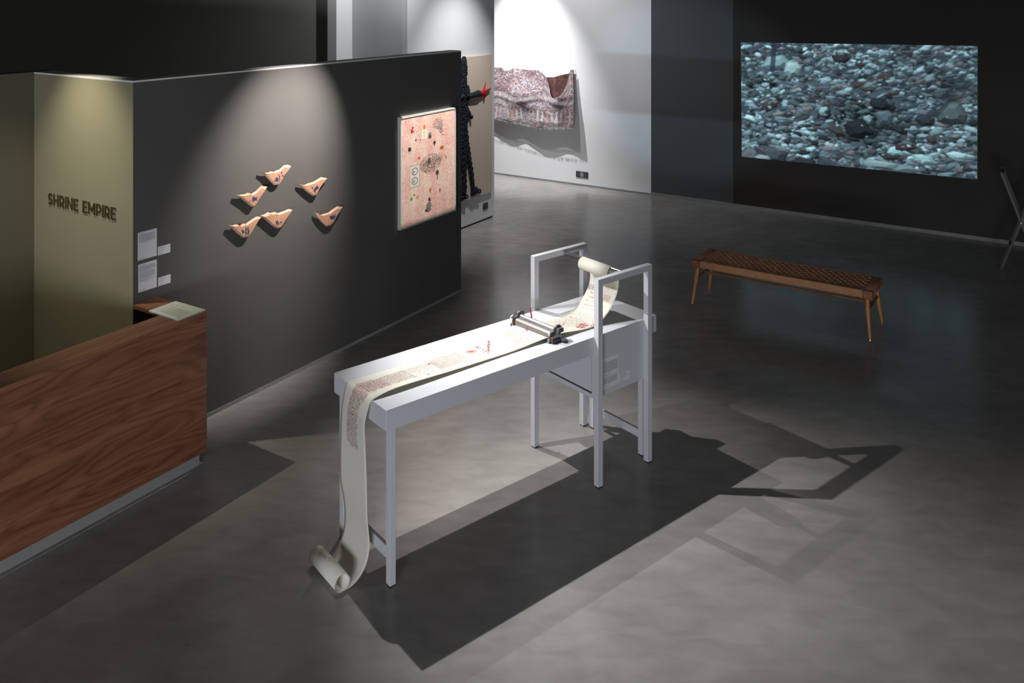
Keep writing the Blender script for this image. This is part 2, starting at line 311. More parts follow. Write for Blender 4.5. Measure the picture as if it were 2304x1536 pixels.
# ------------------------------------------------------------------ paper scroll
SC = thing('paper_scroll', tab(0, 0), YAW, 'long cream paper scroll covered in red handwriting, running from rod to floor roll', 'scroll')
# stations: (u_left, v_left, z_left), (u_right, v_right, z_right)
st = []
def stn(ul, zl, ur, zr, vl, vr): st.append(((ul, vl, zl), (ur, vr, zr)))
z0 = HT
for a in np.linspace(-.35, .25, 5): pass
for ul, zl, ur, zr in [(1.881, 1.302, 1.881, 1.302), (1.895, 1.27, 1.893, 1.27), (1.915, 1.22, 1.905, 1.23), (1.912, 1.16, 1.895, 1.175), (1.885, 1.105, 1.875, 1.13), (1.843, 1.055, 1.845, 1.085), (1.79, 1.008, 1.80, 1.043),
                       (1.73, .986, 1.74, 1.006), (1.66, .978, 1.68, .985), (1.58, .976, 1.60, .982), (1.48, .980, 1.50, .990), (1.38, .990, 1.40, 1.0), (1.31, .998, 1.31, 1.002)]:
    k = min(1, max(0, (1.6-ul)/.25)); stn(ul, zl, ur, zr, .195-.035*k, .487-.017*k)
for u, zl, zr, vl, vr in [(1.255, .992, .996, .150, .458), (1.18, .980, .990, .146, .452), (1.05, .976, .983, .146, .452), (.9, .975, .982, .150, .452), (.7, .975, .986, .157, .452), (.5, .975, .990, .166, .451), (.32, .975, .996, .170, .450),
                          (.2, .975, .998, .167, .449), (.12, .976, .996, .163, .448), (.06, .977, .989, .160, .448), (.025, .978, .983, .159, .449), (.006, .976, .978, .159, .450)]: stn(u, zl, u, zr, vl, vr)
for ul, zl, ur, zr in [(-.004, .962, -.008, .966), (-.014, .925, -.020, .945), (-.026, .870, -.034, .905), (-.034, .820, -.047, .845), (-.038, .74, -.043, .741), (-.041, .63, -.038, .64), (-.043, .52, -.034, .53), (-.039, .42, -.032, .44), (-.022, .33, -.030, .34),
                       (-.013, .25, -.022, .26), (-.012, .18, -.016, .20), (-.022, .12, -.020, .145), (-.040, .075, -.033, .098), (-.062, .036, -.055, .058), (-.09, .012, -.085, .028), (-.125, .0035, -.12, .008), (-.152, .002, -.150, .003), (-.18, .0015, -.18, .0015)]: stn(ul, zl, ur, zr, .152, .445)
def catmull(pts, n):
    P = np.array(pts); out = []; P2 = np.vstack([2*P[0]-P[1], P, 2*P[-1]-P[-2]])
    for i in range(len(P)-1):
        a, b, c, d = P2[i:i+4]
        for t in np.linspace(0, 1, n, endpoint=False): out.append(.5*((2*b)+(-a+c)*t+(2*a-5*b+4*c-d)*t*t+(-a+3*b-3*c+d)*t**3))
    out.append(P[-1]); return np.array(out)
EL = catmull([s[0] for s in st], 5); ER = catmull([s[1] for s in st], 5)
mid = (EL+ER)/2; ds = np.r_[0, np.cumsum(np.linalg.norm(np.diff(mid, axis=0), axis=1))]; SLEN = ds[-1]
NW = 13
def surf(i, w):      # i float station index, w 0..1
    a = EL*(1-w)+ER*w; return a
G = np.zeros((len(EL), NW, 3))
for j in range(NW):
    w = j/(NW-1); a = EL*(1-w)+ER*w; G[:, j] = a
on = (mid[:, 2] < .99) & (mid[:, 0] > .03) & (mid[:, 0] < 1.2)
G[on, :, 2] -= (np.sin(np.linspace(0, PI, NW))**1*.35)[None]*((ER-EL)[on, 2])[:, None]      # lies flatter in the middle
G[:, :, 1] *= -1
G[:, :, 2] = np.maximum(G[:, :, 2], .0012)
paper = grid('paper_strip', G, None, M['scroll'], SC)
sm = paper.modifiers.new('thick', 'SOLIDIFY'); sm.thickness = .0006; sm.offset = 0
def roll(name, uc, zc, r0, r1, turns, a0, v0, v1, parent, sgn=1, yaw=0.):
    n = int(56*turns); P = np.zeros((2, n, 3))
    for i in range(n):
        t = i/(n-1); a = a0+sgn*t*turns*2*PI; r = r0+(r1-r0)*t
        for j, v in enumerate((v0+.004*math.sin(3*t), v1-.004*t)): P[j, i] = (uc+r*math.cos(a)+yaw*(v-(v0+v1)/2), -v, zc+r*math.sin(a))
    g = grid(name, P, None, M['scroll'], parent); s2 = g.modifiers.new('thick', 'SOLIDIFY'); s2.thickness = .0009; s2.offset = 0; return g
roll('upper_roll', 1.836, 1.303, .0450, .0385, 5, 0., .199, .487, SC, 1)
roll('floor_roll', -.182, .0500, .0490, .0385, 2.4, -PI/2, .142, .447, SC, -1)
# handwriting: tiny ink strokes lying on the paper, text lines run across the strip
def at(s, w):
    s = min(max(s, 0), SLEN-1e-4); i = int(np.searchsorted(ds, s)-1); i = max(0, min(i, len(ds)-2)); t = (s-ds[i])/(ds[i+1]-ds[i])
    j = w*(NW-1); j0 = min(int(j), NW-2); tj = j-j0
    a, b, c, d = G[i, j0], G[i, j0+1], G[i+1, j0], G[i+1, j0+1]
    p = a*(1-t)*(1-tj)+b*(1-t)*tj+c*t*(1-tj)+d*t*tj; n = np.cross(c-a, b-a); n /= np.linalg.norm(n)+1e-12
    if n[2] < 0 and abs(n[2]) > .3: n = -n
    elif abs(n[2]) <= .3 and n[0] > 0 and s > 1: n = -n
    elif abs(n[2]) <= .3 and s < 1: n = n if n[0] < 0 else -n
    return p+n*.0009
inks = {'ink_dark': MB(), 'ink_grey': MB(), 'ink_red': MB()}
def stroke(mb, s0, w0, s1, w1, th=.00095):
    d = np.array([s1-s0, (w1-w0)*.295]); l = np.hypot(*d)+1e-9; nx, ny = -d[1]/l*th, d[0]/l*th/.295
    mb.add([at(s0+nx, w0+ny), at(s1+nx, w1+ny), at(s1-nx, w1-ny), at(s0-nx, w0-ny)], [(0, 1, 2, 3)])
def s_of_u(u): 
    i = np.where((mid[:, 2] < 1.02) & (mid[:, 2] > .96))[0]; return float(np.interp(-u, -mid[i, 0], ds[i]))
def text(s0, s1, w0, w1, ink='ink_dark', gap=.0078, ch=.0048, dens=.9, ragged=.12, th=.00085, slope=0.):
    s = s0
    while s < s1:
        a = w0+random.random()*ragged*.4*(w1-w0); b = w1-random.random()*ragged*(w1-w0)
        w = a; 
        while w < b:
            nl = random.randint(2, 7)
            for q in range(nl):
                if w >= b: break
                if random.random() < dens:
                    h = random.choice((.0024, .0028, .0048, .003)); x = w+ch/.295*.35; sl = s+slope*(w-w0)
                    stroke(inks[ink], sl-h*.5, w, sl+h*.5, w+random.uniform(-.003, .003), th)
                    stroke(inks[ink], sl+random.uniform(-.0014, .0014), w, sl+random.uniform(-.0014, .0014), x+.006, th)
                w += ch/.295*.8
            w += ch/.295*random.uniform(.6, 1.1)
        s += gap*random.uniform(.9, 1.1)
def scrib(s, w, r, n, ink, th=.0009, el=1.):
    ps, pw = s, w
    for i in range(n):
        a = random.random()*6.28; q = r*random.random()**.5; x, y = s+q*math.cos(a)*el, w+q*math.sin(a)/.295
        if math.hypot(x-ps, (y-pw)*.295) < r*1.1: stroke(inks[ink], ps, pw, x, y, th)
        ps, pw = x, y
U = s_of_u; E0 = U(.004)
text(.03, .115, .30, .80, 'ink_red', .0085, dens=.85); text(.125, .16, .12, .75, 'ink_red', .012, dens=.6, ragged=.5); text(.10, .15, .45, .9, 'ink_dark', .012, dens=.4)
for k in range(6): text(.175+.03*k, .176+.03*k+random.random()*.012, .12, .45+.2*random.random(), 'ink_red', .008, dens=.7, ragged=.3)
text(.20, .235, .62, .85, 'ink_red', .008); text(.36, U(1.37), .10, .80, 'ink_grey', .0078, dens=.62, th=.0007); text(.45, U(1.4), .2, .75, 'ink_dark', .011, dens=.35)
scrib(U(1.62), .78, .045, 70, 'ink_red', .0008); scrib(U(1.58), .84, .035, 60, 'ink_red', .0008); scrib(U(1.66), .9, .03, 30, 'ink_red', .0007)
for i in range(40): 
    w = .42+i*.0075; stroke(inks['ink_red'], U(1.56)+i*.0035+random.uniform(-.01, .01), w, U(1.56)+i*.0035+random.uniform(-.01, .012), w+.02)
stroke(inks['ink_red'], U(1.66), .98, U(1.72), .74, .001); scrib(U(1.47), .58, .03, 60, 'ink_red', .0011)
text(U(1.19), U(1.10), .12, .50, 'ink_dark', .0078, dens=.75); text(U(1.19), U(1.09), .54, .84, 'ink_dark', .0078, dens=.8); text(U(1.21), U(1.2), .2, .7, 'ink_grey', .008, dens=.3)
text(U(1.07), U(1.02), .14, .30, 'ink_dark', .009, dens=.5)
for k in range(9): scrib(U(.98-.012*k), .25+.05*k, .013, 24, 'ink_red' if k % 2 else 'ink_dark', .0010)
for k in range(14): scrib(U(.90-.05*random.random()), .28+.5*random.random(), .010, 14, random.choice(('ink_red', 'ink_dark')), .0011)
for k in range(22):
    a = k/22*6.28; stroke(inks['ink_red'], U(.80), .42, U(.80)+.034*math.cos(a), .42+.034*math.sin(a)/.295, .0008); scrib(U(.80)+.03*math.cos(a), .42+.03*math.sin(a)/.295, .006, 6, 'ink_dark')
text(U(.79), U(.70), .22, .78, 'ink_grey', .0085, dens=.6, ragged=.4); text(U(.71), U(.64), .22, .84, 'ink_dark', .0072, dens=.75); text(U(.64), U(.50), .20, .80, 'ink_grey', .0066, dens=.97, ragged=.08, th=.0010); text(U(.54), U(.50), .3, .74, 'ink_dark', .007, dens=.6)
scrib(U(.495), .34, .0085, 130, 'ink_red', .0016)
text(U(.485), U(.33), .22, .84, 'ink_grey', .0095, dens=.62, ragged=.35, th=.0010); text(U(.48), U(.36), .2, .6, 'ink_dark', .016, dens=.5, ragged=.5); scrib(U(.40), .80, .014, 26, 'ink_grey', .0008)
text(U(.33), E0-.012, .22, .78, 'ink_dark', .0070, dens=.85, ragged=.18); text(U(.16), E0-.01, .3, .76, 'ink_red', .0095, dens=.7)
text(E0-.008, E0+.050, .30, .80, 'ink_red', .0068, dens=.95, ragged=.1); text(E0+.055, E0+.30, .26, .72, 'ink_dark', .0072, dens=.85, ragged=.16, th=.0008); text(E0+.05, E0+.24, .26, .72, 'ink_red', .018, dens=.5); text(E0+.30, E0+.318, .4, .7, 'ink_dark', .007, dens=.6)
for k, mb in inks.items():
    o = mb.build('handwriting', M[k], SC); o['kind'] = 'stuff'

# ------------------------------------------------------------------ printer carriage lying across the table
PC = thing('printer_carriage', tab(1.25, .15, HT), YAW+.06, 'salvaged printer roller unit with grey plastic ends lying across the scroll', 'printer part')
def pb(name, a, b, m, bevel=.0012, par=PC): return MB().box((a[0], -a[1], a[2]), (b[0], -b[1], b[2])).build(name, M[m], par, bevel)
MB().prism([(.004, .020), (.010, .052), (.022, .060), (.040, .060), (.044, .022)], .0, -.325, 'y').build('cover_bar', M['taupe'], PC, .001)
MB().tube([(.064, .006, .060), (.064, -.335, .060)], .0185, 26).build('platen_roller', M['steel'], PC, smooth=True)
MB().tube([(.041, .0, .0615), (.041, -.326, .0615)], .0022, 8).build('bright_rail', M['chrome'], PC)
MB().box((.0, .0, .016), (.044, -.325, .020)).build('base_strip', M['gap'], PC)
MB().box((.076, -.005, .03), (.081, -.33, .060)).build('rear_strip', M['plastic'], PC)
def endpiece(v, s):
    e = MB(); y = -v
    prof = [(-.004, .004), (-.004, .030), (.006, .064), (.030, .070), (.042, .090), (.060, .098), (.092, .096), (.100, .080), (.094, .040), (.102, .018), (.090, .004)]
    e.prism(prof, y, y-.016*s, 'y'); e.prism([(.038, .058), (.050, .088), (.090, .086), (.093, .062)], y-.016*s, y-.046*s, 'y')
    e.prism([(.0, .004), (.0, .022), (.075, .022), (.080, .004)], y-.016*s, y-.036*s, 'y')
    o = e.build('end_bracket', M['plastic'], PC, .0015)
    g = MB()
    for (a, z, r, l) in ((.052, .040, .017, .010), (.028, .036, .011, .013), (.075, .034, .010, .016)): g.tube([(a, y-.016*s, z), (a, y-(.016+l)*s, z)], r, 14)
    g.build('gear', M['plastic2'], o, .0008); return o
endpiece(.328, 1); 
e2 = endpiece(-.002, -1)
pb('copper_contact', (.000, .345, .026), (.014, .362, .042), 'copper'); pb('copper_contact', (-.007, -.004, .020), (-.001, -.015, .052), 'copper', .0005)
MB().tube([(-.002, -.337, .056), (-.009, -.337, .056)], .0065, 14).build('white_knob', M['paper'], PC, .0008)
pb('foot', (-.012, .325, 0), (-.002, .340, .024), 'plastic2'); pb('foot', (-.010, -.012, 0), (-.001, -.002, .024), 'plastic2')
MB().hexa([(.085, -.352, .003), (.125, -.372, .003), (.112, -.398, .003), (.072, -.376, .003)], [(.080, -.352, .024), (.112, -.368, .012), (.100, -.390, .012), (.070, -.374, .024)]).build('loose_clip', M['plastic2'], PC, .001)
MB().box((.088, -.068, .03), (.108, -.092, .052)).build('blue_clip', M['blueplastic'], PC, .004)
MB().tube([(-.010, .020, .064), (.006, .020, .070), (.020, .016, .066)], [.010, .014, .009], 10).build('metal_cap', M['steel'], PC, smooth=True)
MB().box((-.014, -.122, .0285), (-.0045, -.136, .034)).build('red_clip', M['redplastic'], PC, .001)
pn = MB(); pn.tube([(0, 0, 0), (0, 0, .06), (0, 0, .085), (0, 0, .092)], [.0048, .0045, .0042, .003], 12)
o = pn.build('red_marker', M['redplastic'], smooth=True); o.location = tab(1.352, .215, HT+.044); o.rotation_euler = (.05, -.12, 0)
tag(o, 'thin red marker pen standing upright behind the printer roller unit', 'pen')

# ------------------------------------------------------------------ caption sheets (flat printed cards with rows of grey print)
def caption(name, W0, H0, lines, label, loc, rz, cat='caption card', group=None):
    t = thing(name, loc, rz, label, cat, group)
    MB().box((0, -.0014, 0), (W0, 0, H0)).build('card', M['paper'], t)
    p = MB()
    for (z, x0, x1, th) in lines:
        x = x0
        while x < x1:
            w = random.uniform(.004, .011); p.add([(x, -.0019, z), (min(x+w, x1), -.0019, z), (min(x+w, x1), -.0019, z+th), (x, -.0019, z+th)], [(0, 1, 2, 3)]); x += w+.0013
    o = p.build('printed_text', M['print'], t); o['kind'] = 'stuff'; return t
def para(z1, z0, x0, x1, step=.0042, last=.6):
    out = []; z = z1
    while z > z0: out.append((z, x0, x1 if z-step > z0 else x0+(x1-x0)*last, .0017)); z -= step
    return out
foot = [(.010, .008, .030, .0032), (.010, .034, .054, .0032)]
def dwl(x, z): return dw(x, .0012, z)
caption('caption_sheet', .150, .197, [(.185, .008, .052, .0028)]+para(.176, .120, .008, .134)+foot, 'upper portrait text sheet on dark wall beside the olive corner', dwl(-3.853, 1.337), RW)
caption('caption_sheet', .146, .197, [(.185, .008, .056, .0028)]+para(.176, .140, .008, .134)+para(.135, .085, .008, .130)+para(.080, .070, .008, .12)+foot, 'lower portrait text sheet on dark wall, just above the reception desk', dwl(-3.849, 1.113), RW)
caption('caption_label', .101, .062, [(.050, .008, .062, .003), (.040, .008, .048, .002), (.030, .008, .075, .002), (.024, .008, .040, .002), (.008, .008, .042, .003)], 'upper small white label on dark wall right of the upper text sheet', dwl(-3.694, 1.334), RW)
caption('caption_label', .101, .062, [(.050, .008, .056, .003), (.038, .008, .046, .002), (.030, .008, .04, .002), (.008, .008, .042, .003)], 'lower small white label on dark wall right of the lower text sheet', dwl(-3.692, 1.112), RW)
caption('caption_sheet', .150, .200, [(.178, .008, .04, .0028)]+para(.170, .100, .008, .138)+[(.088, .008, .07, .0028), (.080, .008, .138, .002)]+para(.070, .026, .008, .134)+[(.012, .012, .06, .0035)], 'portrait text sheet stuck on the side of the white cabinet', tab(1.637, W+.0012, .606), YAW)
caption('caption_label', .103, .062, [(.050, .008, .07, .003), (.042, .008, .085, .002), (.033, .008, .075, .002), (.026, .008, .05, .002), (.008, .008, .048, .003)], 'small white label on the cabinet side, right of its text sheet', tab(1.791, W+.0012, .607), YAW)

# ------------------------------------------------------------------ reception desk (frame of the dark wall corner: x along the wall, -y = out)
D = thing('reception_desk', CORN, RW, 'long reddish oak reception desk with grey plinth, ending at the dark wall', 'desk')
n0, n1, xe, xs = .33, .54, .196, -4.3
zt = 1.042; npl = 5; hp = (zt-.03-.09)/npl
for k in range(npl):
    MB().box((xs, -n1, .09+k*hp+.0001), (xe, -n1+.03, .09+(k+1)*hp-.0001)).build('plank', M['oak'], D, .0003, seg=1)
MB().box((xs, -n1, zt-.0295), (xe, -n0, zt)).build('ledge', M['oak'], D, .0012)
MB().box((0.001, -n0+.0005, zt-.0295), (xe, -.002, zt)).build('return_top', M['oakY'], D, .0012)
MB().box((xe-.03, -n1+.0305, .09), (xe, -.002, zt-.03)).build('end_panel', M['oakY'], D, .001)
MB().box((.03, -n0+.02, .09), (.05, -n1+.031, zt-.03)).build('inner_panel', M['oak'], D, .001)
MB().box((xs, -n1+.035, 0), (xe-.035, -n1+.06, .09)).build('plinth', mat('grey_plinth', (.23, .23, .22), .6), D)
MB().box((xe-.06, -n1+.06, 0), (xe-.035, -.01, .09)).build('plinth', bpy.data.materials['grey_plinth'], D)
# pile of printed sheets on the desk corner
PS = thing('paper_stack', CORN+Vector((cw, sw, 0))*.082+Vector((sw, -cw, 0))*.373+Vector((0, 0, zt+.0005)), RW+.02, 'pile of printed price list sheets on the desk corner by the wall', 'papers')
for k in range(5):
    dx, dy = random.uniform(-.003, .003), random.uniform(-.003, .003)
    MB().box((-.108+dx, -.152+dy, .0022*k), (.108+dx, .152+dy, .0022*k+.0018)).build('sheet', M['sheet'], PS)
p = MB(); zz = .0113
def prow(x0, y0, y1, th=.0035):
    y = y0
    while y < y1: w = random.uniform(.006, .016); p.add([(x0, y, zz), (x0, min(y+w, y1), zz), (x0+th, min(y+w, y1), zz), (x0+th, y, zz)], [(0, 1, 2, 3)]); y += w+.002
for i in range(11): prow(.02-.0098*i, -.13, .13-.05*(i % 3))
prow(.088, -.0+.06, .135, .004)
for a, b in ((.05, .03), (.055, -.03), (.045, .085)): 
    for i in range(3): prow(b*0+.06-i*.006, a-.02+b, a+.0+b, .003)
p.add([(-.1, -.14, zz), (-.1, -.125, zz), (-.075, -.125, zz), (-.075, -.14, zz)], [(0, 1, 2, 3)])
o = p.build('printed_text', mat('soft_print', (.33, .37, .36), .8), PS); o['kind'] = 'stuff'

# ------------------------------------------------------------------ raised lettering on the olive wall
SG = thing('wall_lettering', CORN+Vector((sw, -cw, 0))*-1.068+Vector((-cw, -sw, 0))*.001+Vector((0, 0, 1.602)), RB, 'raised dark brass lettering SHRINE EMPIRE on the olive wall', 'sign')
LH = .088; LT = .0135
def letter(ch, x):
    h, t = LH, LT; mb = MB(); y0, y1 = -.0005, -.0055
    def bar(a, b, tt=t):
        a = Vector((a[0], a[1])); b = Vector((b[0], b[1])); d = (b-a).normalized(); n = Vector((-d.y, d.x))*tt/2
        mb.prism([tuple(a+n), tuple(b+n), tuple(b-n), tuple(a-n)], y0, y1, 'y')
    def arc(cx, cz, rx, rz, a0, a1, n=9, tt=t):
        for i in range(n):
            q0, q1 = a0+(a1-a0)*i/n, a0+(a1-a0)*(i+1)/n; co_ = [((rx+s_*tt/2)*math.cos(q)+cx, (rz+s_*tt/2)*math.sin(q)+cz) for q, s_ in ((q0, 1), (q1, 1), (q1, -1), (q0, -1))]
            mb.prism(co_, y0, y1, 'y')
    v = lambda x0: mb.prism([(x0, 0), (x0+t, 0), (x0+t, h), (x0, h)], y0, y1, 'y')
    hz = lambda z, x0, x1: mb.prism([(x0, z), (x1, z), (x1, z+t), (x0, z+t)], y0, y1, 'y')
    w = 0
    if ch == 'I': v(0); w = t
    if ch == 'H': w = .068; v(0); v(w-t); hz(h/2-t/2, t, w-t)
    if ch == 'E': w = .058; v(0); hz(0, t, w); hz(h-t, t, w); hz(h/2-t/2, t, w-.006)
    if ch == 'N': w = .070; v(0); v(w-t); mb.prism([(t*.9, h), (.0+t*.2, h), (w-t*.9, 0), (w-t*.2, 0)], y0, y1, 'y'); 
    if ch == 'M': w = .084; v(0); v(w-t); bar((t*.45, h-.006), (w/2, .026)); bar((w-t*.45, h-.006), (w/2, .026))
    if ch in 'PR':
        w = .062; v(0); r = .0285; hz(h-t, t, w-r); hz(h-2*r+.0-.008, t, w-r); arc(w-r, h-(2*r+.008)/2, r-t/2, (2*r+.008)/2-t/2, -PI/2, PI/2, 10)
        if ch == 'R': bar((w-.030, .030), (w-.006, .002)); mb.prism([(w-.033, .030), (w-.016, .030), (w+.004, 0), (w-.015, 0)], y0, y1, 'y')
    if ch == 'S':
        w = .058; r = (h-t)/4+.001; rx = (w-t)/2
        arc(w/2, h-t/2-r, rx, r, .35, PI*1.5, 14); arc(w/2, t/2+r, rx, r, PI*.5, -PI*.86, 14)
    o = mb.build('letter', M['brass'], SG); o.location = (x, 0, 0); return w
adv = []; x = 0
widths = {'I': LT, 'H': .068, 'E': .058, 'N': .070, 'M': .084, 'P': .062, 'R': .062, 'S': .058}
word = 'SHRINE EMPIRE'; tot = sum(widths.get(c, .030) for c in word)+.0155*(len(word)-1); k = .868/tot
for c in word:
    if c == ' ': x += .030+.0155; continue
    letter(c, x*k); x += widths[c]+.0155
for o in SG.children: o.scale = (k, 1, 1)

# ------------------------------------------------------------------ six terracotta wall pieces
BIRDS = [
( [(-2.784, 1.779), (-2.759, 1.765), (-2.7, 1.757), (-2.668, 1.762), (-2.645, 1.75), (-2.616, 1.758), (-2.58, 1.761), (-2.531, 1.788), (-2.491, 1.785), (-2.466, 1.772), (-2.498, 1.739), (-2.544, 1.702), (-2.58, 1.659), (-2.606, 1.644), (-2.645, 1.647), (-2.7, 1.703), (-2.75, 1.754)] , [[(-2.648, 1.696), (-2.632, 1.708), (-2.61, 1.697), (-2.613, 1.685), (-2.642, 1.685)], [(-2.616, 1.735), (-2.593, 1.706), (-2.6, 1.662), (-2.604, 1.663), (-2.603, 1.705)], [(-2.58, 1.746), (-2.564, 1.741), (-2.571, 1.727), (-2.58, 1.729)], [(-2.571, 1.715), (-2.548, 1.708), (-2.552, 1.698), (-2.567, 1.704)], [(-2.664, 1.679), (-2.636, 1.689), (-2.613, 1.685), (-2.616, 1.665)]], 'topmost terracotta wall piece, one pale leaf and thin stem painted on it'),
( [(-3.028, 1.642), (-2.988, 1.632), (-2.928, 1.627), (-2.913, 1.635), (-2.874, 1.616), (-2.825, 1.631), (-2.775, 1.662), (-2.722, 1.648), (-2.75, 1.617), (-2.794, 1.576), (-2.825, 1.544), (-2.849, 1.517), (-2.877, 1.518), (-2.928, 1.562), (-2.982, 1.609)] , [[(-2.88, 1.594), (-2.858, 1.599), (-2.861, 1.585), (-2.818, 1.586), (-2.84, 1.573), (-2.825, 1.556), (-2.852, 1.564), (-2.858, 1.551), (-2.871, 1.565), (-2.886, 1.547), (-2.883, 1.575)], [(-2.919, 1.561), (-2.907, 1.575), (-2.904, 1.569), (-2.913, 1.557)]], 'terracotta wall piece with spiky blue burst, below left of the topmost'),
( [(-2.38, 1.609), (-2.342, 1.594), (-2.3, 1.581), (-2.265, 1.587), (-2.201, 1.589), (-2.158, 1.599), (-2.107, 1.613), (-2.047, 1.596), (-2.085, 1.567), (-2.136, 1.524), (-2.165, 1.487), (-2.18, 1.472), (-2.215, 1.472), (-2.272, 1.513), (-2.335, 1.567)] , [[(-2.247, 1.553), (-2.23, 1.555), (-2.226, 1.538), (-2.244, 1.542)], [(-2.201, 1.541), (-2.172, 1.557), (-2.154, 1.525), (-2.187, 1.518), (-2.205, 1.506), (-2.215, 1.523)], [(-2.223, 1.53), (-2.198, 1.52), (-2.19, 1.49), (-2.215, 1.508)]], 'terracotta wall piece at upper right of the cluster, blue flower on it'),
( [(-3.093, 1.418), (-3.058, 1.408), (-3.023, 1.409), (-2.988, 1.389), (-2.952, 1.4), (-2.934, 1.389), (-2.898, 1.402), (-2.849, 1.418), (-2.818, 1.426), (-2.787, 1.417), (-2.818, 1.387), (-2.861, 1.339), (-2.898, 1.299), (-2.922, 1.288), (-2.961, 1.292), (-3.011, 1.335), (-3.064, 1.39)] , [[(-2.993, 1.36), (-2.976, 1.355), (-2.958, 1.332), (-2.979, 1.323), (-2.985, 1.338)], [(-2.949, 1.368), (-2.934, 1.365), (-2.94, 1.333), (-2.931, 1.316), (-2.946, 1.31), (-2.955, 1.298), (-2.952, 1.326)], [(-2.928, 1.368), (-2.916, 1.366), (-2.917, 1.347), (-2.905, 1.329), (-2.919, 1.299), (-2.929, 1.306), (-2.925, 1.329), (-2.931, 1.35)]], 'leftmost terracotta wall piece, low, with three dark blue upright marks'),
( [(-2.783, 1.425), (-2.737, 1.425), (-2.706, 1.436), (-2.677, 1.422), (-2.636, 1.423), (-2.603, 1.404), (-2.531, 1.408), (-2.478, 1.414), (-2.451, 1.404), (-2.478, 1.376), (-2.531, 1.328), (-2.571, 1.291), (-2.597, 1.282), (-2.623, 1.288), (-2.668, 1.323), (-2.725, 1.376)] , [[(-2.645, 1.353), (-2.632, 1.34), (-2.626, 1.361), (-2.613, 1.336), (-2.603, 1.319), (-2.616, 1.307), (-2.626, 1.324), (-2.636, 1.304), (-2.639, 1.332)], [(-2.6, 1.328), (-2.577, 1.335), (-2.571, 1.316), (-2.59, 1.323)]], 'widest terracotta wall piece, bottom centre, small blue sprig near its tip'),
( [(-2.194, 1.328), (-2.158, 1.302), (-2.115, 1.285), (-2.071, 1.286), (-2.019, 1.285), (-1.966, 1.303), (-1.906, 1.318), (-1.857, 1.302), (-1.898, 1.262), (-1.936, 1.227), (-1.974, 1.187), (-2.011, 1.171), (-2.056, 1.176), (-2.1, 1.215), (-2.158, 1.276)] , [[(-2.026, 1.252), (-2.011, 1.265), (-2.0, 1.249), (-1.981, 1.264), (-1.974, 1.246), (-1.947, 1.262), (-1.951, 1.241), (-1.936, 1.238), (-1.966, 1.228), (-1.951, 1.214), (-1.981, 1.223), (-1.989, 1.212), (-2.004, 1.228), (-2.019, 1.226)]], 'rightmost terracotta wall piece, lowest, with a dense dark blue blotch'),
]
M['terra'] = noise_mat('terracotta', (.38, .175, .10), (.47, .25, .16), 14, (.6, .75), .4, 60)
M['terra2'] = noise_mat('terracotta_edge', (.52, .31, .21), (.62, .42, .31), 20, (.6, .75), .4, 80)
M['navy'] = noise_mat('navy_glaze', (.025, .035, .075), (.06, .075, .13), 30, (.3, .5))
for poly, marks, lab in BIRDS:
    cx_ = sum(p[0] for p in poly)/len(poly); cz_ = sum(p[1] for p in poly)/len(poly)
    t = thing('terracotta_piece', dw(cx_, 0, cz_), RW, lab, 'wall sculpture', 'terracotta pieces on the dark wall')
    n = len(poly); q = [(a-cx_, b-cz_) for a, b in poly]
    cx2, cz2 = sum(p[0] for p in q)/n, sum(p[1] for p in q)/n
    mb = MB(); f0, bk = -.040, -.020
    rim = [(a, f0, b) for a, b in q]; inner = [(a*.82, f0-.006, b*.82-.004) for a, b in q]; back = [(a, bk, b) for a, b in q]
    mb.add(rim+inner, [(i, (i+1) % n, n+(i+1) % n, n+i) for i in range(n)], 1)
    mb.add(inner, [tuple(range(n))], 0)
    mb.add(rim+back, [(i, (i+1) % n, n+(i+1) % n, n+i) for i in range(n)], 1); mb.add(back, [tuple(range(n))], 0)
    mb.build('slab', [M['terra'], M['terra2']], t)
    bmk = MB()
    for mk in marks:
        r = [((a-cx_)*.92, (b-cz_)*.92) for a, b in mk]; bmk.prism(r, -.0458, -.0472, 'y')
    bmk.build('glaze_marks', M['navy'], t)
    MB().tube([(-.03, 0, .02), (-.03, bk, .02)], .004, 8).build('wall_pin', M['brass'], t); MB().tube([(.05, 0, .0), (.05, bk, .0)], .004, 8).build('wall_pin', M['brass'], t)

# ------------------------------------------------------------------ framed print on the dark wall
FR = thing('framed_print', dw(-.605, 0, .907), RW, 'white framed print on pink mottled paper with scattered small motifs', 'picture')
fw, fh_ = .909, 1.10
fm = MB()
for a, b in (((-fw/2, 0), (-fw/2+.016, fh_)), ((fw/2-.016, 0), (fw/2, fh_)), ((-fw/2+.016, 0), (fw/2-.016, .016)), ((-fw/2+.016, fh_-.016), (fw/2-.016, fh_))): fm.box((a[0], -.042, a[1]), (b[0], -.002, b[1]))
fm.build('frame', mat('frame_white', (.52, .53, .49), .5), FR, .001)
nx, ny = 210, 260; yy, xx = np.mgrid[0:ny, 0:nx]; X = xx/(nx-1); Y = yy/(ny-1)
pk = vnoise(ny, nx, 26)*.40+vnoise(ny, nx, 7)*.20+.22*np.abs(np.sin(X*PI*4.5))
pk = pk*.85
C = (srgb(222, 206, 184)[None, None]*(1-pk[..., None])+srgb(205, 128, 128)[None, None]*pk[..., None])
spk = rng.random((ny, nx)) < (.08+.30*pk); C[spk] = srgb(190, 112, 112)
fl_ = rng.random((ny, nx)) < .10; C[fl_] = srgb(222, 205, 190)
def ell(cx, cy, rx, ry, col, noise=0.):
    m_ = ((X-cx)/rx)**2+((Y-cy)/ry)**2 < 1
    if noise: m_ &= rng.random((ny, nx)) < noise
    C[m_] = srgb(*col)
def rect(x0, y0, x1, y1, col): C[(X > x0) & (X < x1) & (Y > y0) & (Y < y1)] = srgb(*col)
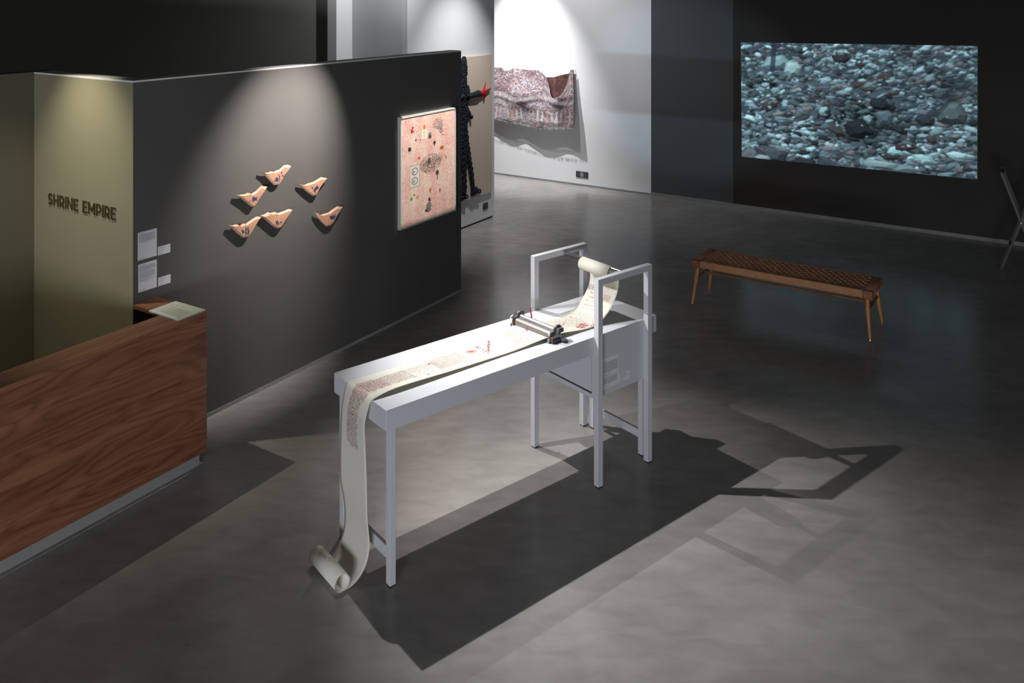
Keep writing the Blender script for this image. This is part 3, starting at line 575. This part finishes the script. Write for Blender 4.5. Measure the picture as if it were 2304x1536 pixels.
# motif positions, x right, y up
rect(.37, .775, .465, .855, (222, 214, 190)); ell(.42, .88, .02, .022, (214, 110, 30)); ell(.415, .83, .018, .016, (170, 165, 150), .7); ell(.415, .795, .018, .014, (170, 165, 150), .7)
rect(.155, .335, .34, .545, (170, 160, 145)); rect(.165, .345, .33, .535, (206, 196, 180)); 
for cy_ in (.485, .395):
    ell(.245, cy_, .058, .036, (120, 115, 120)); ell(.245, cy_, .045, .026, (205, 196, 184)); ell(.23, cy_-.004, .02, .012, (130, 125, 130))
ell(.68, .885, .10, .055, (70, 62, 60), .33); ell(.74, .815, .035, .03, (50, 48, 46), .5); ell(.71, .85, .06, .04, (120, 112, 104), .3)
ell(.54, .52, .20, .095, (50, 46, 44), .30); ell(.66, .55, .12, .05, (60, 54, 52), .28); ell(.51, .545, .028, .032, (84, 78, 74)); ell(.51, .50, .13, .06, (60, 54, 52), .3)
for a in [(.155, .70, .030, .022, (58, 54, 52)), (.195, .865, .02, .022, (170, 50, 60)), (.21, .895, .018, .010, (150, 40, 50)), (.225, .86, .010, .014, (160, 60, 66)), (.265, .775, .014, .012, (90, 84, 80)), (.345, .768, .010, .008, (90, 60, 60)),
          (.525, .79, .03, .030, (120, 112, 100)), (.525, .775, .028, .018, (78, 70, 66)), (.61, .71, .024, .016, (48, 44, 42)), (.61, .705, .010, .028, (48, 44, 42)), (.755, .645, .042, .022, (196, 120, 66)), (.755, .645, .026, .012, (150, 84, 46)),
          (.77, .77, .03, .005, (176, 56, 60)), (.835, .54, .012, .012, (100, 80, 76)), (.665, .415, .030, .026, (70, 62, 62)), (.665, .37, .006, .03, (60, 54, 54)), (.32, .60, .022, .014, (196, 84, 88)),
          (.53, .265, .016, .024, (176, 96, 50)), (.715, .235, .011, .022, (90, 44, 50)), (.185, .235, .022, .015, (60, 140, 70)), (.235, .265, .016, .012, (96, 128, 60)), (.29, .235, .024, .015, (190, 150, 60)),
          (.515, .165, .022, .035, (56, 54, 50)), (.505, .115, .05, .035, (60, 58, 54)), (.49, .085, .06, .02, (52, 50, 48))]: ell(*a)
ell(.505, .12, .055, .05, (180, 172, 158), .35)
Pg = np.zeros((ny, nx, 3)); Pg[..., 0] = -fw/2+.016+X*(fw-.032); Pg[..., 2] = .016+Y*(fh_-.032); Pg[..., 1] = -.030
grid('print', Pg, C, attr_mat('print_surface', .6), FR, False)
MB().box((-fw/2+.01, -.020, .01), (fw/2-.01, -.004, fh_-.01)).build('backing', M['paper'], FR)

# ------------------------------------------------------------------ linen canvas with crocheted figure (frame of the white partition)
CV = thing('linen_canvas', PE, RW, 'tall beige linen panel on the white partition, partly behind the dark wall', 'canvas')
M['linen'] = noise_mat('linen', (.62, .50, .40), (.70, .575, .47), 60, (.8, .9), .3, 400)
MB().box((-1.52, -.035, .388), (-.103, -.001, 2.35)).build('panel', M['linen'], CV, .002)
CF = thing('crochet_figure', PE, RW, 'navy crocheted chain figure with red pointing hand on the linen panel', 'textile art')
M['yarn'] = noise_mat('navy_yarn', (.006, .010, .020), (.012, .018, .032), 90, (.85, .95), .5, 500)
M['yarnred'] = noise_mat('red_yarn', (.45, .005, .008), (.6, .012, .015), 90, (.8, .9), .5, 500)
def path_pts(path, step):
    out = []; acc = 0
    for (a, b) in zip(path[:-1], path[1:]):
        a = Vector(a); b = Vector(b); d = (b-a).length; n = max(1, round(d/step))
        for i in range(n): out.append((a+(b-a)*i/n, (b-a).normalized()))
    return out
def chain(mb, path, w=.034, step=.040, r=.0115, off=-.05):
    for i, (p, d) in enumerate(path_pts([(a, b) for a, b in path], step)):
        t2 = Vector((-d.y, d.x)); jit = random.uniform(-.006, .006)
        pts = []
        for k in range(10):
            a = 2*PI*k/10; e = p+d*math.cos(a)*step*.72+t2*(math.sin(a)*w*.55+jit)
            pts.append((e.x, off-.008*(i % 2)+.004*math.sin(a), e.y))
        mb.tube(pts, r, 6, closed=True)
fg = MB()
for mir in (0, 1):
    fx = (lambda x: x) if not mir else (lambda x: -1.66-x+.03)
    R = lambda L: [(fx(a), b) for a, b in L]
    chain(fg, R([(-.80, 2.33), (-.775, 2.17), (-.79, 2.05), (-.82, 1.93), (-.78, 1.85), (-.745, 1.76), (-.76, 1.67), (-.74, 1.60), (-.735, 1.53), (-.77, 1.45), (-.775, 1.36), (-.73, 1.18)]), .05)
    chain(fg, R([(-.84, 2.30), (-.83, 2.1), (-.86, 1.9), (-.83, 1.7), (-.83, 1.5), (-.84, 1.3), (-.82, 1.1)]), .05)
    chain(fg, R([(-.775, 1.37), (-.745, 1.20), (-.72, 1.05), (-.69, .90), (-.655, .75), (-.62, .60), (-.60, .46)]), .05)
    chain(fg, R([(-.735, 1.20), (-.70, 1.02), (-.665, .88), (-.625, .72), (-.595, .56)]), .04)
    chain(fg, R([(-.84, 1.2), (-.80, .95), (-.80, .75), (-.81, .6), (-.79, .46)]), .045); chain(fg, R([(-.87, 1.1), (-.84, .9), (-.84, .7), (-.84, .5)]), .04)
    chain(fg, R([(-.62, .455), (-.52, .475), (-.42, .455)]), .045, .035); chain(fg, R([(-.60, .50), (-.50, .51)]), .04, .035)
    chain(fg, R([(-.80, .445), (-.73, .44)]), .04, .035)
    chain(fg, R([(-.76, 1.86), (-.72, 1.93), (-.70, 1.84), (-.72, 1.75)]), .04); chain(fg, R([(-.72, 1.62), (-.675, 1.54), (-.70, 1.49)]), .04)
    fg.tube([(fx(-.79), -.055, 1.83), (fx(-.70), -.06, 1.815), (fx(-.60), -.06, 1.82), (fx(-.475), -.058, 1.832)], [.034, .033, .040, .044], 12)
    fg.tube([(fx(-.665), -.062, 1.54), (fx(-.655), -.064, 1.50)], [.03, .022], 8)
fg.build('yarn_body', M['yarn'], CF, smooth=True)
for mir in (0, 1):
    fx = (lambda x: x) if not mir else (lambda x: -1.66-x+.03)
    hg = MB()
    chain(hg, [(fx(-.46), 1.815), (fx(-.40), 1.82)], .05, .03, .011, -.055)
    hg.tube([(fx(-.485), -.058, 1.832), (fx(-.42), -.06, 1.83), (fx(-.36), -.06, 1.835)], [.036, .032, .020], 10)
    hg.tube([(fx(-.385), -.064, 1.83), (fx(-.345), -.062, 1.88), (fx(-.30), -.056, 1.965)], [.020, .014, .005], 8)
    hg.tube([(fx(-.38), -.064, 1.83), (fx(-.28), -.060, 1.853), (fx(-.185), -.056, 1.866)], [.017, .017, .012], 8)
    hg.tube([(fx(-.385), -.066, 1.83), (fx(-.35), -.066, 1.80), (fx(-.335), -.06, 1.755)], [.017, .021, .015], 8)
    hg.tube([(fx(-.385), -.070, 1.83), (fx(-.355), -.070, 1.815), (fx(-.315), -.068, 1.80)], [.016, .017, .010], 8)
    hg.build('red_hand', M['yarnred'], CF, smooth=True)

# ------------------------------------------------------------------ textile hanging on the back wall
TXL = thing('wall_textile', B0, RB, 'draped multicoloured patchwork textile hanging from the white back wall', 'textile')
ny, nx = 200, 300; Y, X = np.mgrid[0:ny, 0:nx]; Y = Y/(ny-1); X = X/(nx-1); t0, t1 = -.85, 1.33
tt = t0+X*(t1-t0)
topz = np.interp(tt, [-.85, -.6, -.27, -.18, -.10, -.03, .07, .37, .60, .66, .745, .80, .83, .87, .90, .955, 1.05, 1.12, 1.18, 1.22, 1.265, 1.33], [1.93, 1.90, 1.916, 1.92, 1.875, 1.865, 1.912, 1.906, 1.908, 1.86, 1.79, 1.66, 1.59, 1.50, 1.46, 1.455, 1.49, 1.56, 1.68, 1.80, 1.94, 1.94])
botz = np.interp(tt, [-.85, -.27, -.08, .156, .41, .58, .84, 1.09, 1.33], [1.02, 1.013, 1.013, .987, .962, .949, .953, .97, 1.0])
sag = np.interp(tt, [-.85, -.1, .1, .35, .6, .72, .95, 1.1, 1.265, 1.33], [0, 0, .5, 1, .4, 0, 1, .8, 0, 0])
z = botz+(topz-botz)*Y
rgt = np.interp(z, [1.0, 1.2, 1.65, 1.95], [1.33, 1.33, 1.29, 1.268]); xs_ = tt.copy(); mR = tt > .9; xs_[mR] = .9+(tt[mR]-.9)/(1.33-.9)*(rgt[mR]-.9)
out = .07+.06*(1-Y)+.10*sag*np.exp(-((z-1.45)/.22)**2)+.05*(1-Y)**2*np.clip((tt+.3)/1.6, 0, 1)+.006*np.sin(z*42+2*np.sin(tt*7))*np.exp(-((z-1.42)/.12)**2)+.02*np.sin(tt*9+1.5)*(1-Y)+.015*vnoise(ny, nx, 22)
big = vnoise(ny, nx, 26, 20); mdn = vnoise(ny, nx, 9, 7); sml = vnoise(ny, nx, 3, 2.2); st_ = vnoise(ny, nx, 60, 2)
pal = [srgb(222, 214, 212), srgb(150, 84, 88), srgb(96, 92, 112), srgb(176, 110, 100), srgb(214, 206, 208), srgb(120, 72, 84), srgb(74, 82, 100), srgb(196, 182, 172)]
blk = np.repeat(np.repeat(rng.random((ny//5+1, nx//4+1)), 5, 0), 4, 1)[:ny, :nx]; blk2 = np.repeat(np.repeat(rng.random((ny//3+1, nx//9+1)), 3, 0), 9, 1)[:ny, :nx]
idx_ = np.clip(((big*.42+mdn*.18+blk*.22+blk2*.18-.15)*1.5*8).astype(int), 0, 7); C = np.zeros((ny, nx, 3))
for i, c in enumerate(pal): C[idx_ == i] = c
C = C*(.45+.6*sml[..., None]); 
wh = (sml*.4+.45*mdn+.35*blk+.25*big > .98); C[wh] = srgb(226, 222, 222)
thr = rng.random((ny, nx)) < .28*np.exp(-((z-1.38)/.10)**2)+.03; C[thr] = srgb(228, 226, 232)
for cx__ in (.0, .0): pass
for cxx in np.arange(-.78, 1.25, .088):           # row of standing figures along the bottom
    col = random.choice([srgb(224, 214, 208), srgb(206, 190, 172), srgb(196, 160, 140), srgb(150, 170, 196), srgb(228, 222, 220)]); hh = random.uniform(.17, .24); wd_ = random.uniform(.014, .024)
    body = (np.abs(tt-cxx) < wd_*(1.25-.5*(z-1.04)/hh)) & (z > 1.04) & (z < 1.04+hh*.72); C[body] = col*.9
    C[((tt-cxx)/.016)**2+((z-1.04-hh*.82)/.022)**2 < 1] = col
    C[(np.abs(tt-cxx) < .004) & (z > 1.04) & (z < 1.04+hh*.4)] = srgb(90, 80, 92)
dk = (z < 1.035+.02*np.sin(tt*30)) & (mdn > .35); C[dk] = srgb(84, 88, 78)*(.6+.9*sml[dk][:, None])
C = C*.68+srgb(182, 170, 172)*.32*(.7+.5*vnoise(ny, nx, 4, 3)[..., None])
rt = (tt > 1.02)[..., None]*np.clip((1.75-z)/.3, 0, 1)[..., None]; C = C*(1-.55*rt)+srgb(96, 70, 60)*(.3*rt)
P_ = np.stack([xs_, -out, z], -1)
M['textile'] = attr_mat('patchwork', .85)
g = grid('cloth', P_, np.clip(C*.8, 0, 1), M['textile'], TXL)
g.modifiers.new('thick', 'SOLIDIFY').thickness = .004
# back layer seen inside the sagging pocket
ny, nx = 70, 90; Y, X = np.mgrid[0:ny, 0:nx]; Y = Y/(ny-1); X = X/(nx-1); tt = .68+X*.58
top2 = np.interp(tt, [.68, .716, .85, .911, 1.012, 1.143, 1.193, 1.25], [1.77, 1.79, 1.795, 1.81, 1.84, 1.87, 1.90, 1.945]); z = 1.32+(top2-1.32)*Y
C = (srgb(92, 58, 52)[None, None]*(.5+.9*vnoise(ny, nx, 14, 8)[..., None])+srgb(60, 66, 74)[None, None]*(vnoise(ny, nx, 9, 9)[..., None]*.6)); C[rng.random((ny, nx)) < .06] = srgb(150, 130, 110)
P_ = np.stack([tt, -(.04+.02*np.sin(tt*20)*Y), z], -1); grid('inner_fold', P_, C*.8, M['textile'], TXL)
# frayed threads along the lower edge
fr = MB()
for i in range(420):
    a = -.84+2.16*random.random(); zb_ = float(np.interp(a, [-.85, -.08, .41, .84, 1.33], [1.02, 1.013, .962, .953, 1.0])); ob = .13+.05*max(0, (a+.3)/1.6)+.012; l = random.uniform(.01, .045)
    dx = random.uniform(-.006, .006); fr.add([(a, -ob, zb_+.004), (a+.003, -ob, zb_+.004), (a+.003+dx, -ob-.006, zb_-l), (a+dx, -ob-.006, zb_-l)], [(0, 1, 2, 3)])
o = fr.build('fringe', mat('fringe_thread', (.35, .34, .31), .9), TXL); o['kind'] = 'stuff'
for a, zz_ in ((.62, 1.905), (1.262, 1.94), (-.18, 1.915), (.07, 1.91), (-.8, 1.92)): MB().tube([(a, 0, zz_), (a, -.1, zz_-.004)], .004, 8).build('hook', M['steel'], TXL)

# ------------------------------------------------------------------ sockets
def socket(loc, rz, w, h, n, lab):
    t = thing('wall_socket', loc, rz, lab, 'socket')
    MB().box((0, -.010, 0), (w, -.0005, h)).build('plate', M['plastic'], t, .002)
    for i in range(n):
        a = .01+i*(w-.02)/n; MB().box((a+.006, -.0135, .015), (a+(w-.02)/n-.006, -.0102, h-.015)).build('module', M['plastic2'] if i == 1 else M['plastic'], t, .001)
socket(bw(1.283, 0, .137), RB, .228, .103, 3, 'wide grey three module socket low on the white back wall')
socket(PE+Vector((cw, sw, 0))*-.294+Vector((0, 0, .155)), RW, .122, .092, 1, 'small dark socket low on the white partition under the linen panel')

# ------------------------------------------------------------------ projected video of rubble
VD = thing('projected_video', B0, RB, 'bright projected video of grey blue rubble on the black wall', 'projection')
ny, nx = 300, 532
img = np.zeros((ny, nx, 3)); yy, xx = np.mgrid[0:ny, 0:nx]
base = .35+.3*vnoise(ny, nx, 60)+.2*vnoise(ny, nx, 14)+.15*vnoise(ny, nx, 5)
img[:] = srgb(70, 84, 94)[None, None]*(base[..., None]*1.3)
def stone(cx, cy, rx, ry, ang, col, soft=.25):
    R_ = int(max(rx, ry)+3); x0, x1, y0, y1 = max(0, int(cx)-R_), min(nx, int(cx)+R_), max(0, int(cy)-R_), min(ny, int(cy)+R_)
    if x1 <= x0 or y1 <= y0: return
    sx = xx[y0:y1, x0:x1]-cx; sy = yy[y0:y1, x0:x1]-cy; c, s = math.cos(ang), math.sin(ang); u = (sx*c+sy*s)/rx; v = (-sx*s+sy*c)/ry
    K = random.randint(5, 7); ph = random.random()*6; rr = np.zeros_like(u); fc = np.zeros_like(u)
    for k in range(K):
        a = ph+2*PI*k/K+random.uniform(-.35, .35); g = (u*math.cos(a)+v*math.sin(a))/random.uniform(.72, 1.0); b = g > rr; rr = np.where(b, g, rr)
        fa = math.atan2(math.sin(a)*math.cos(ang)*1+math.cos(a)*math.sin(ang), math.cos(a)*math.cos(ang)-math.sin(a)*math.sin(ang)); fc = np.where(b, .74-.42*math.sin(fa)-.14*math.cos(fa)+random.uniform(-.08, .08), fc)
    m_ = rr < 1; sh = np.where(rr < .45, .88, fc); sh = sh*(1-.25*(rr > .85))
    reg = img[y0:y1, x0:x1]; reg[m_] = (np.array(col)[None]*sh[m_][:, None])
for k in range(2300):
    cy = random.random()*ny; cx = random.random()*nx; yb = cy/ny
    r = random.uniform(3.0, 8.0)*(1+.45*yb)*(1.6 if random.random() < .12 else 1)
    dark = math.exp(-(((cx/nx-.56)/.16)**2+((cy/ny-.60)/.22)**2))+.6*math.exp(-(((cx/nx-.88)/.10)**2+((cy/ny-.38-.0)/.10)**2))+.5*math.exp(-(((cx/nx-.04)/.05)**2+((cy/ny-.34)/.08)**2))
    b = random.choice((.22, .35, .5, .7, 1.0))*(1-.75*min(1, dark))
    c = random.choice([srgb(122, 150, 160), srgb(136, 166, 176), srgb(112, 130, 142), srgb(112, 116, 122), srgb(96, 114, 126), srgb(150, 182, 192)])
    stone(cx, cy, r*random.uniform(1, 1.9), r*random.uniform(.5, .9), random.uniform(-.7, .5), c*b*1.15)
for a in [(.17, .17, 34, 22, -.2, (120, 150, 158)), (.24, .22, 22, 24, .2, (136, 166, 172)), (.68, .84, 18, 13, .1, (140, 176, 184)), (.80, .88, 26, 12, .1, (138, 172, 178)), (.93, .83, 32, 9, 0, (150, 184, 190)), (.66, .965, 66, 14, .05, (112, 136, 142)), (.62, .955, 50, 10, .03, (122, 146, 152)),
          (.90, .52, 36, 30, -.5, (84, 98, 104)), (.38, .55, 14, 7, -.7, (140, 170, 178)), (.64, .57, 18, 20, .2, (86, 104, 114)), (.57, .60, 12, 9, .6, (120, 146, 152)), (.53, .68, 34, 24, 0, (44, 52, 60)), (.62, .48, 24, 14, .3, (44, 54, 62)), (.80, .58, 22, 14, .2, (58, 66, 74)), (.72, .80, 26, 9, -.1, (70, 62, 66))]:
    stone(a[0]*nx, a[1]*ny, a[2], a[3], a[4], srgb(*a[5]))
for k in range(90): 
    cx, cy = random.random()*nx, random.random()*ny; r = random.uniform(1.5, 3.5); stone(cx, cy, r*1.6, r, random.uniform(-.6, .4), srgb(146, 176, 184)*random.choice((.5, .8, 1)))
def strip(x0, y0, x1, y1, w, col, al):
    d = np.hypot(x1-x0, y1-y0); tx, ty = (x1-x0)/d, (y1-y0)/d; a = (xx-x0)*tx+(yy-y0)*ty; b = np.abs(-(xx-x0)*ty+(yy-y0)*tx); m_ = (a > 0) & (a < d) & (b < w); img[m_] = img[m_]*(1-al)+srgb(*col)*al
strip(.160*nx, 0, .148*nx, .25*ny, 6, (44, 56, 68), .85); strip(.17*nx, .335*ny, .40*nx, .345*ny, 4.5, (70, 84, 98), .7); strip(.82*nx, .55*ny, .96*nx, .23*ny, 12, (40, 50, 58), .6); strip(.42*nx, .37*ny, .66*nx, .25*ny, 3, (84, 66, 66), .6)
for a in [(.045, .985, 30, 24, .1, (92, 104, 110)), (.15, .955, 44, 22, .15, (74, 84, 92)), (.105, 1.0, 26, 12, .1, (128, 150, 156)), (.30, 1.01, 30, 16, .2, (52, 58, 66)), (.40, 1.0, 36, 20, .5, (66, 74, 82)), (.19, .90, 22, 9, .3, (104, 122, 128))]:
    stone(a[0]*nx, a[1]*ny, a[2], a[3], a[4], srgb(*a[5]))
pm = (xx < .44*nx) & (yy > (.86+.12*(xx/nx/.44)**1.5)*ny) & (rng.random((ny, nx)) < .18); img[pm] *= .5
for k in range(2): img = (img+np.roll(img, 1, 0)+np.roll(img, 1, 1)+np.roll(img, -1, 1)+np.roll(img, -1, 0))/5
img = np.clip(img, 0, 1)**1.18*1.22*(1.0-.08*(xx/nx)[..., None])
A, B_, C_, D_ = (np.array(p) for p in ((4.103, 2.489), (7.239, 2.536), (7.234, .789), (4.116, .768)))   # keystoned corners
U_ = xx/(nx-1); V_ = yy/(ny-1)
q = (A[None, None]*((1-U_)*(1-V_))[..., None]+B_[None, None]*(U_*(1-V_))[..., None]+C_[None, None]*(U_*V_)[..., None]+D_[None, None]*((1-U_)*V_)[..., None])
P_ = np.stack([q[..., 0], np.full_like(U_, -.0225), q[..., 1]], -1)
grid('video_image', P_, np.clip(img, 0, 1), attr_mat('projection', .9, 1.35), VD, False)

# ------------------------------------------------------------------ woven bench
BN = thing('woven_bench', (1.865, 8.855, 0), -.5825, 'long low teak bench with brown woven cord seat facing the projection', 'bench')
bl, bwd = 1.76, .50; zs = .45; th = .075
M['cord'] = noise_mat('paper_cord', (.56, .28, .135), (.70, .37, .19), 30, (.75, .85), .5, 300)
def ribbed(name, axis):
    m = noise_mat(name, (.46, .22, .10), (.56, .28, .14), 20, (.75, .85)); b = m.node_tree.nodes['Principled BSDF']
    tc = nd(m, 'ShaderNodeTexCoord'); sp = nd(m, 'ShaderNodeSeparateXYZ'); lk(m, tc.outputs['Object'], sp.inputs[0])
    mu = nd(m, 'ShaderNodeMath', operation='MULTIPLY'); mu.inputs[1].default_value = 900; lk(m, sp.outputs[axis], mu.inputs[0]); s = nd(m, 'ShaderNodeMath', operation='SINE'); lk(m, mu.outputs[0], s.inputs[0])
    bp = nd(m, 'ShaderNodeBump'); bp.inputs['Strength'].default_value = .6; bp.inputs['Distance'].default_value = .003; lk(m, s.outputs[0], bp.inputs['Height']); lk(m, bp.outputs[0], b.inputs['Normal']); return m
M['ribX'] = ribbed('cord_wrap_long', 'X'); M['ribY'] = ribbed('cord_wrap_end', 'Y')
for x0 in (0, bl-.085):
    for y0 in (0, bwd-.045):
        MB().box((x0, y0, zs-th), (x0+.085, y0+.045, zs+.001)).build('corner_block', M['teakX'], BN, .004)
for y0 in (.001, bwd-.042): MB().box((.086, y0, zs-th+.006), (bl-.086, y0+.041, zs+.003)).build('cord_wrap', M['ribX'], BN, .008, True)
for x0 in (.004, bl-.084): MB().box((x0, .046, zs-th+.006), (x0+.08, bwd-.046, zs+.003)).build('cord_wrap', M['ribY'], BN, .008, True)
wv = MB(); cols, rows = 44, 9; x0, x1, y0, y1 = .085, bl-.085, .042, bwd-.042; dx, dy = (x1-x0)/cols, (y1-y0)/rows
for i in range(cols):
    for j in range(rows):
        a, b = x0+i*dx, y0+j*dy; up = (i+j) % 2; hx, hy = (.50, .36) if up else (.30, .50); cxx, cyy = a+dx/2, b+dy/2; zc = zs-.003 if up else zs-.007
        for s_ in (-.5, .5):
            if up: lo = [(cxx-dx*.52, cyy+s_*dy*.42-dy*.19), (cxx+dx*.52, cyy+s_*dy*.42-dy*.19), (cxx+dx*.52, cyy+s_*dy*.42+dy*.19), (cxx-dx*.52, cyy+s_*dy*.42+dy*.19)]
            else: lo = [(cxx+s_*dx*.46-dx*.22, cyy-dy*.55), (cxx+s_*dx*.46+dx*.22, cyy-dy*.55), (cxx+s_*dx*.46+dx*.22, cyy+dy*.55), (cxx+s_*dx*.46-dx*.22, cyy+dy*.55)]
            m_x = sum(p[0] for p in lo)/4; m_y = sum(p[1] for p in lo)/4
            wv.hexa([(p[0], p[1], zc-.008) for p in lo], [(m_x+(p[0]-m_x)*.8, m_y+(p[1]-m_y)*.8, zc+.004) for p in lo])
o = wv.build('woven_seat', M['cord'], BN); o['kind'] = 'stuff'
MB().box((x0, y0, zs-.045), (x1, y1, zs-.030)).build('seat_hole_shade', mat('seat_shadow', (.035, .018, .01), .9), BN)  # dark board stands in for shade seen through the weave's holes
tips = mat('nickel_glide', (.6, .55, .5), .25, .9)
feet = [(.0, .02), (bl+.0, .02), (.02, bwd+.02), (bl+.02, bwd+.02)]; tops = [(.055, .045), (bl-.055, .045), (.055, bwd-.04), (bl-.055, bwd-.04)]
feet = [(.01, -.005), (bl-.02, -.005), (.005, bwd+.01), (bl-.005, bwd+.01)]
def at_leg(i, z): f_, t_ = feet[i], tops[i]; k_ = z/(zs-th); return (f_[0]+(t_[0]-f_[0])*k_, f_[1]+(t_[1]-f_[1])*k_, z)
for i in range(4):
    l = MB(); l.tube([at_leg(i, .012), at_leg(i, .2), at_leg(i, zs-th+.004)], [.013, .019, .023], 14); lg = l.build('leg', M['teak'], BN, smooth=True)
    l = MB(); l.tube([at_leg(i, 0), at_leg(i, .012)], [.0125, .0125], 14); l.build('glide', tips, lg, smooth=True)
for a, b in ((0, 2), (1, 3)): MB().tube([at_leg(a, .27), at_leg(b, .27)], .0115, 10).build('end_stretcher', M['teakX'], BN, smooth=True)
def mp(a, b, z): p_, q_ = at_leg(a, z), at_leg(b, z); return tuple((p_[k]+q_[k])/2 for k in range(3))
MB().tube([mp(0, 2, .27), mp(1, 3, .27)], .012, 10).build('long_stretcher', M['teakX'], BN, smooth=True)

# ------------------------------------------------------------------ reflection in glass of a crossed-leg stand, built as a solid object
FS = thing('reflected_stand', (5.76, 9.92, 0), -.55, 'glass reflection of a crossed-leg wooden stand, built solid at right edge', 'stand')
M['darkwood'] = wood_mat('reflected_dark_wood', (.012, .009, .007), (.03, .022, .018), (.045, .034, .027), 'Z', 20, 2)
def slat(a, b, w=.028, t=.014):
    a, b = Vector(a), Vector(b); d = (b-a).normalized(); s_ = d.cross(Vector((0, 1, 0))).normalized()*w/2; y = Vector((0, t/2, 0))
    return MB().hexa([a-s_-y, a+s_-y, a+s_+y, a-s_+y], [b-s_-y, b+s_-y, b+s_+y, b-s_+y])
for y in (0, .34):
    slat((-.06, y, .007), (.34, y, 1.13)).build('leg', M['darkwood'], FS); slat((.34, y+.016, .007), (-.06, y+.016, 1.13)).build('leg', M['darkwood'], FS)
for x, z in ((-.05, 1.10), (.33, 1.10), (.03, .25), (.25, .25)): MB().box((x-.012, .008, z-.012), (x+.012, .334, z+.012)).build('cross_rail', M['darkwood'], FS)
MB().tube([(.14, -.012, .567), (.14, .37, .567)], .006, 10).build('pivot_bolt', M['steel'], FS, smooth=True)
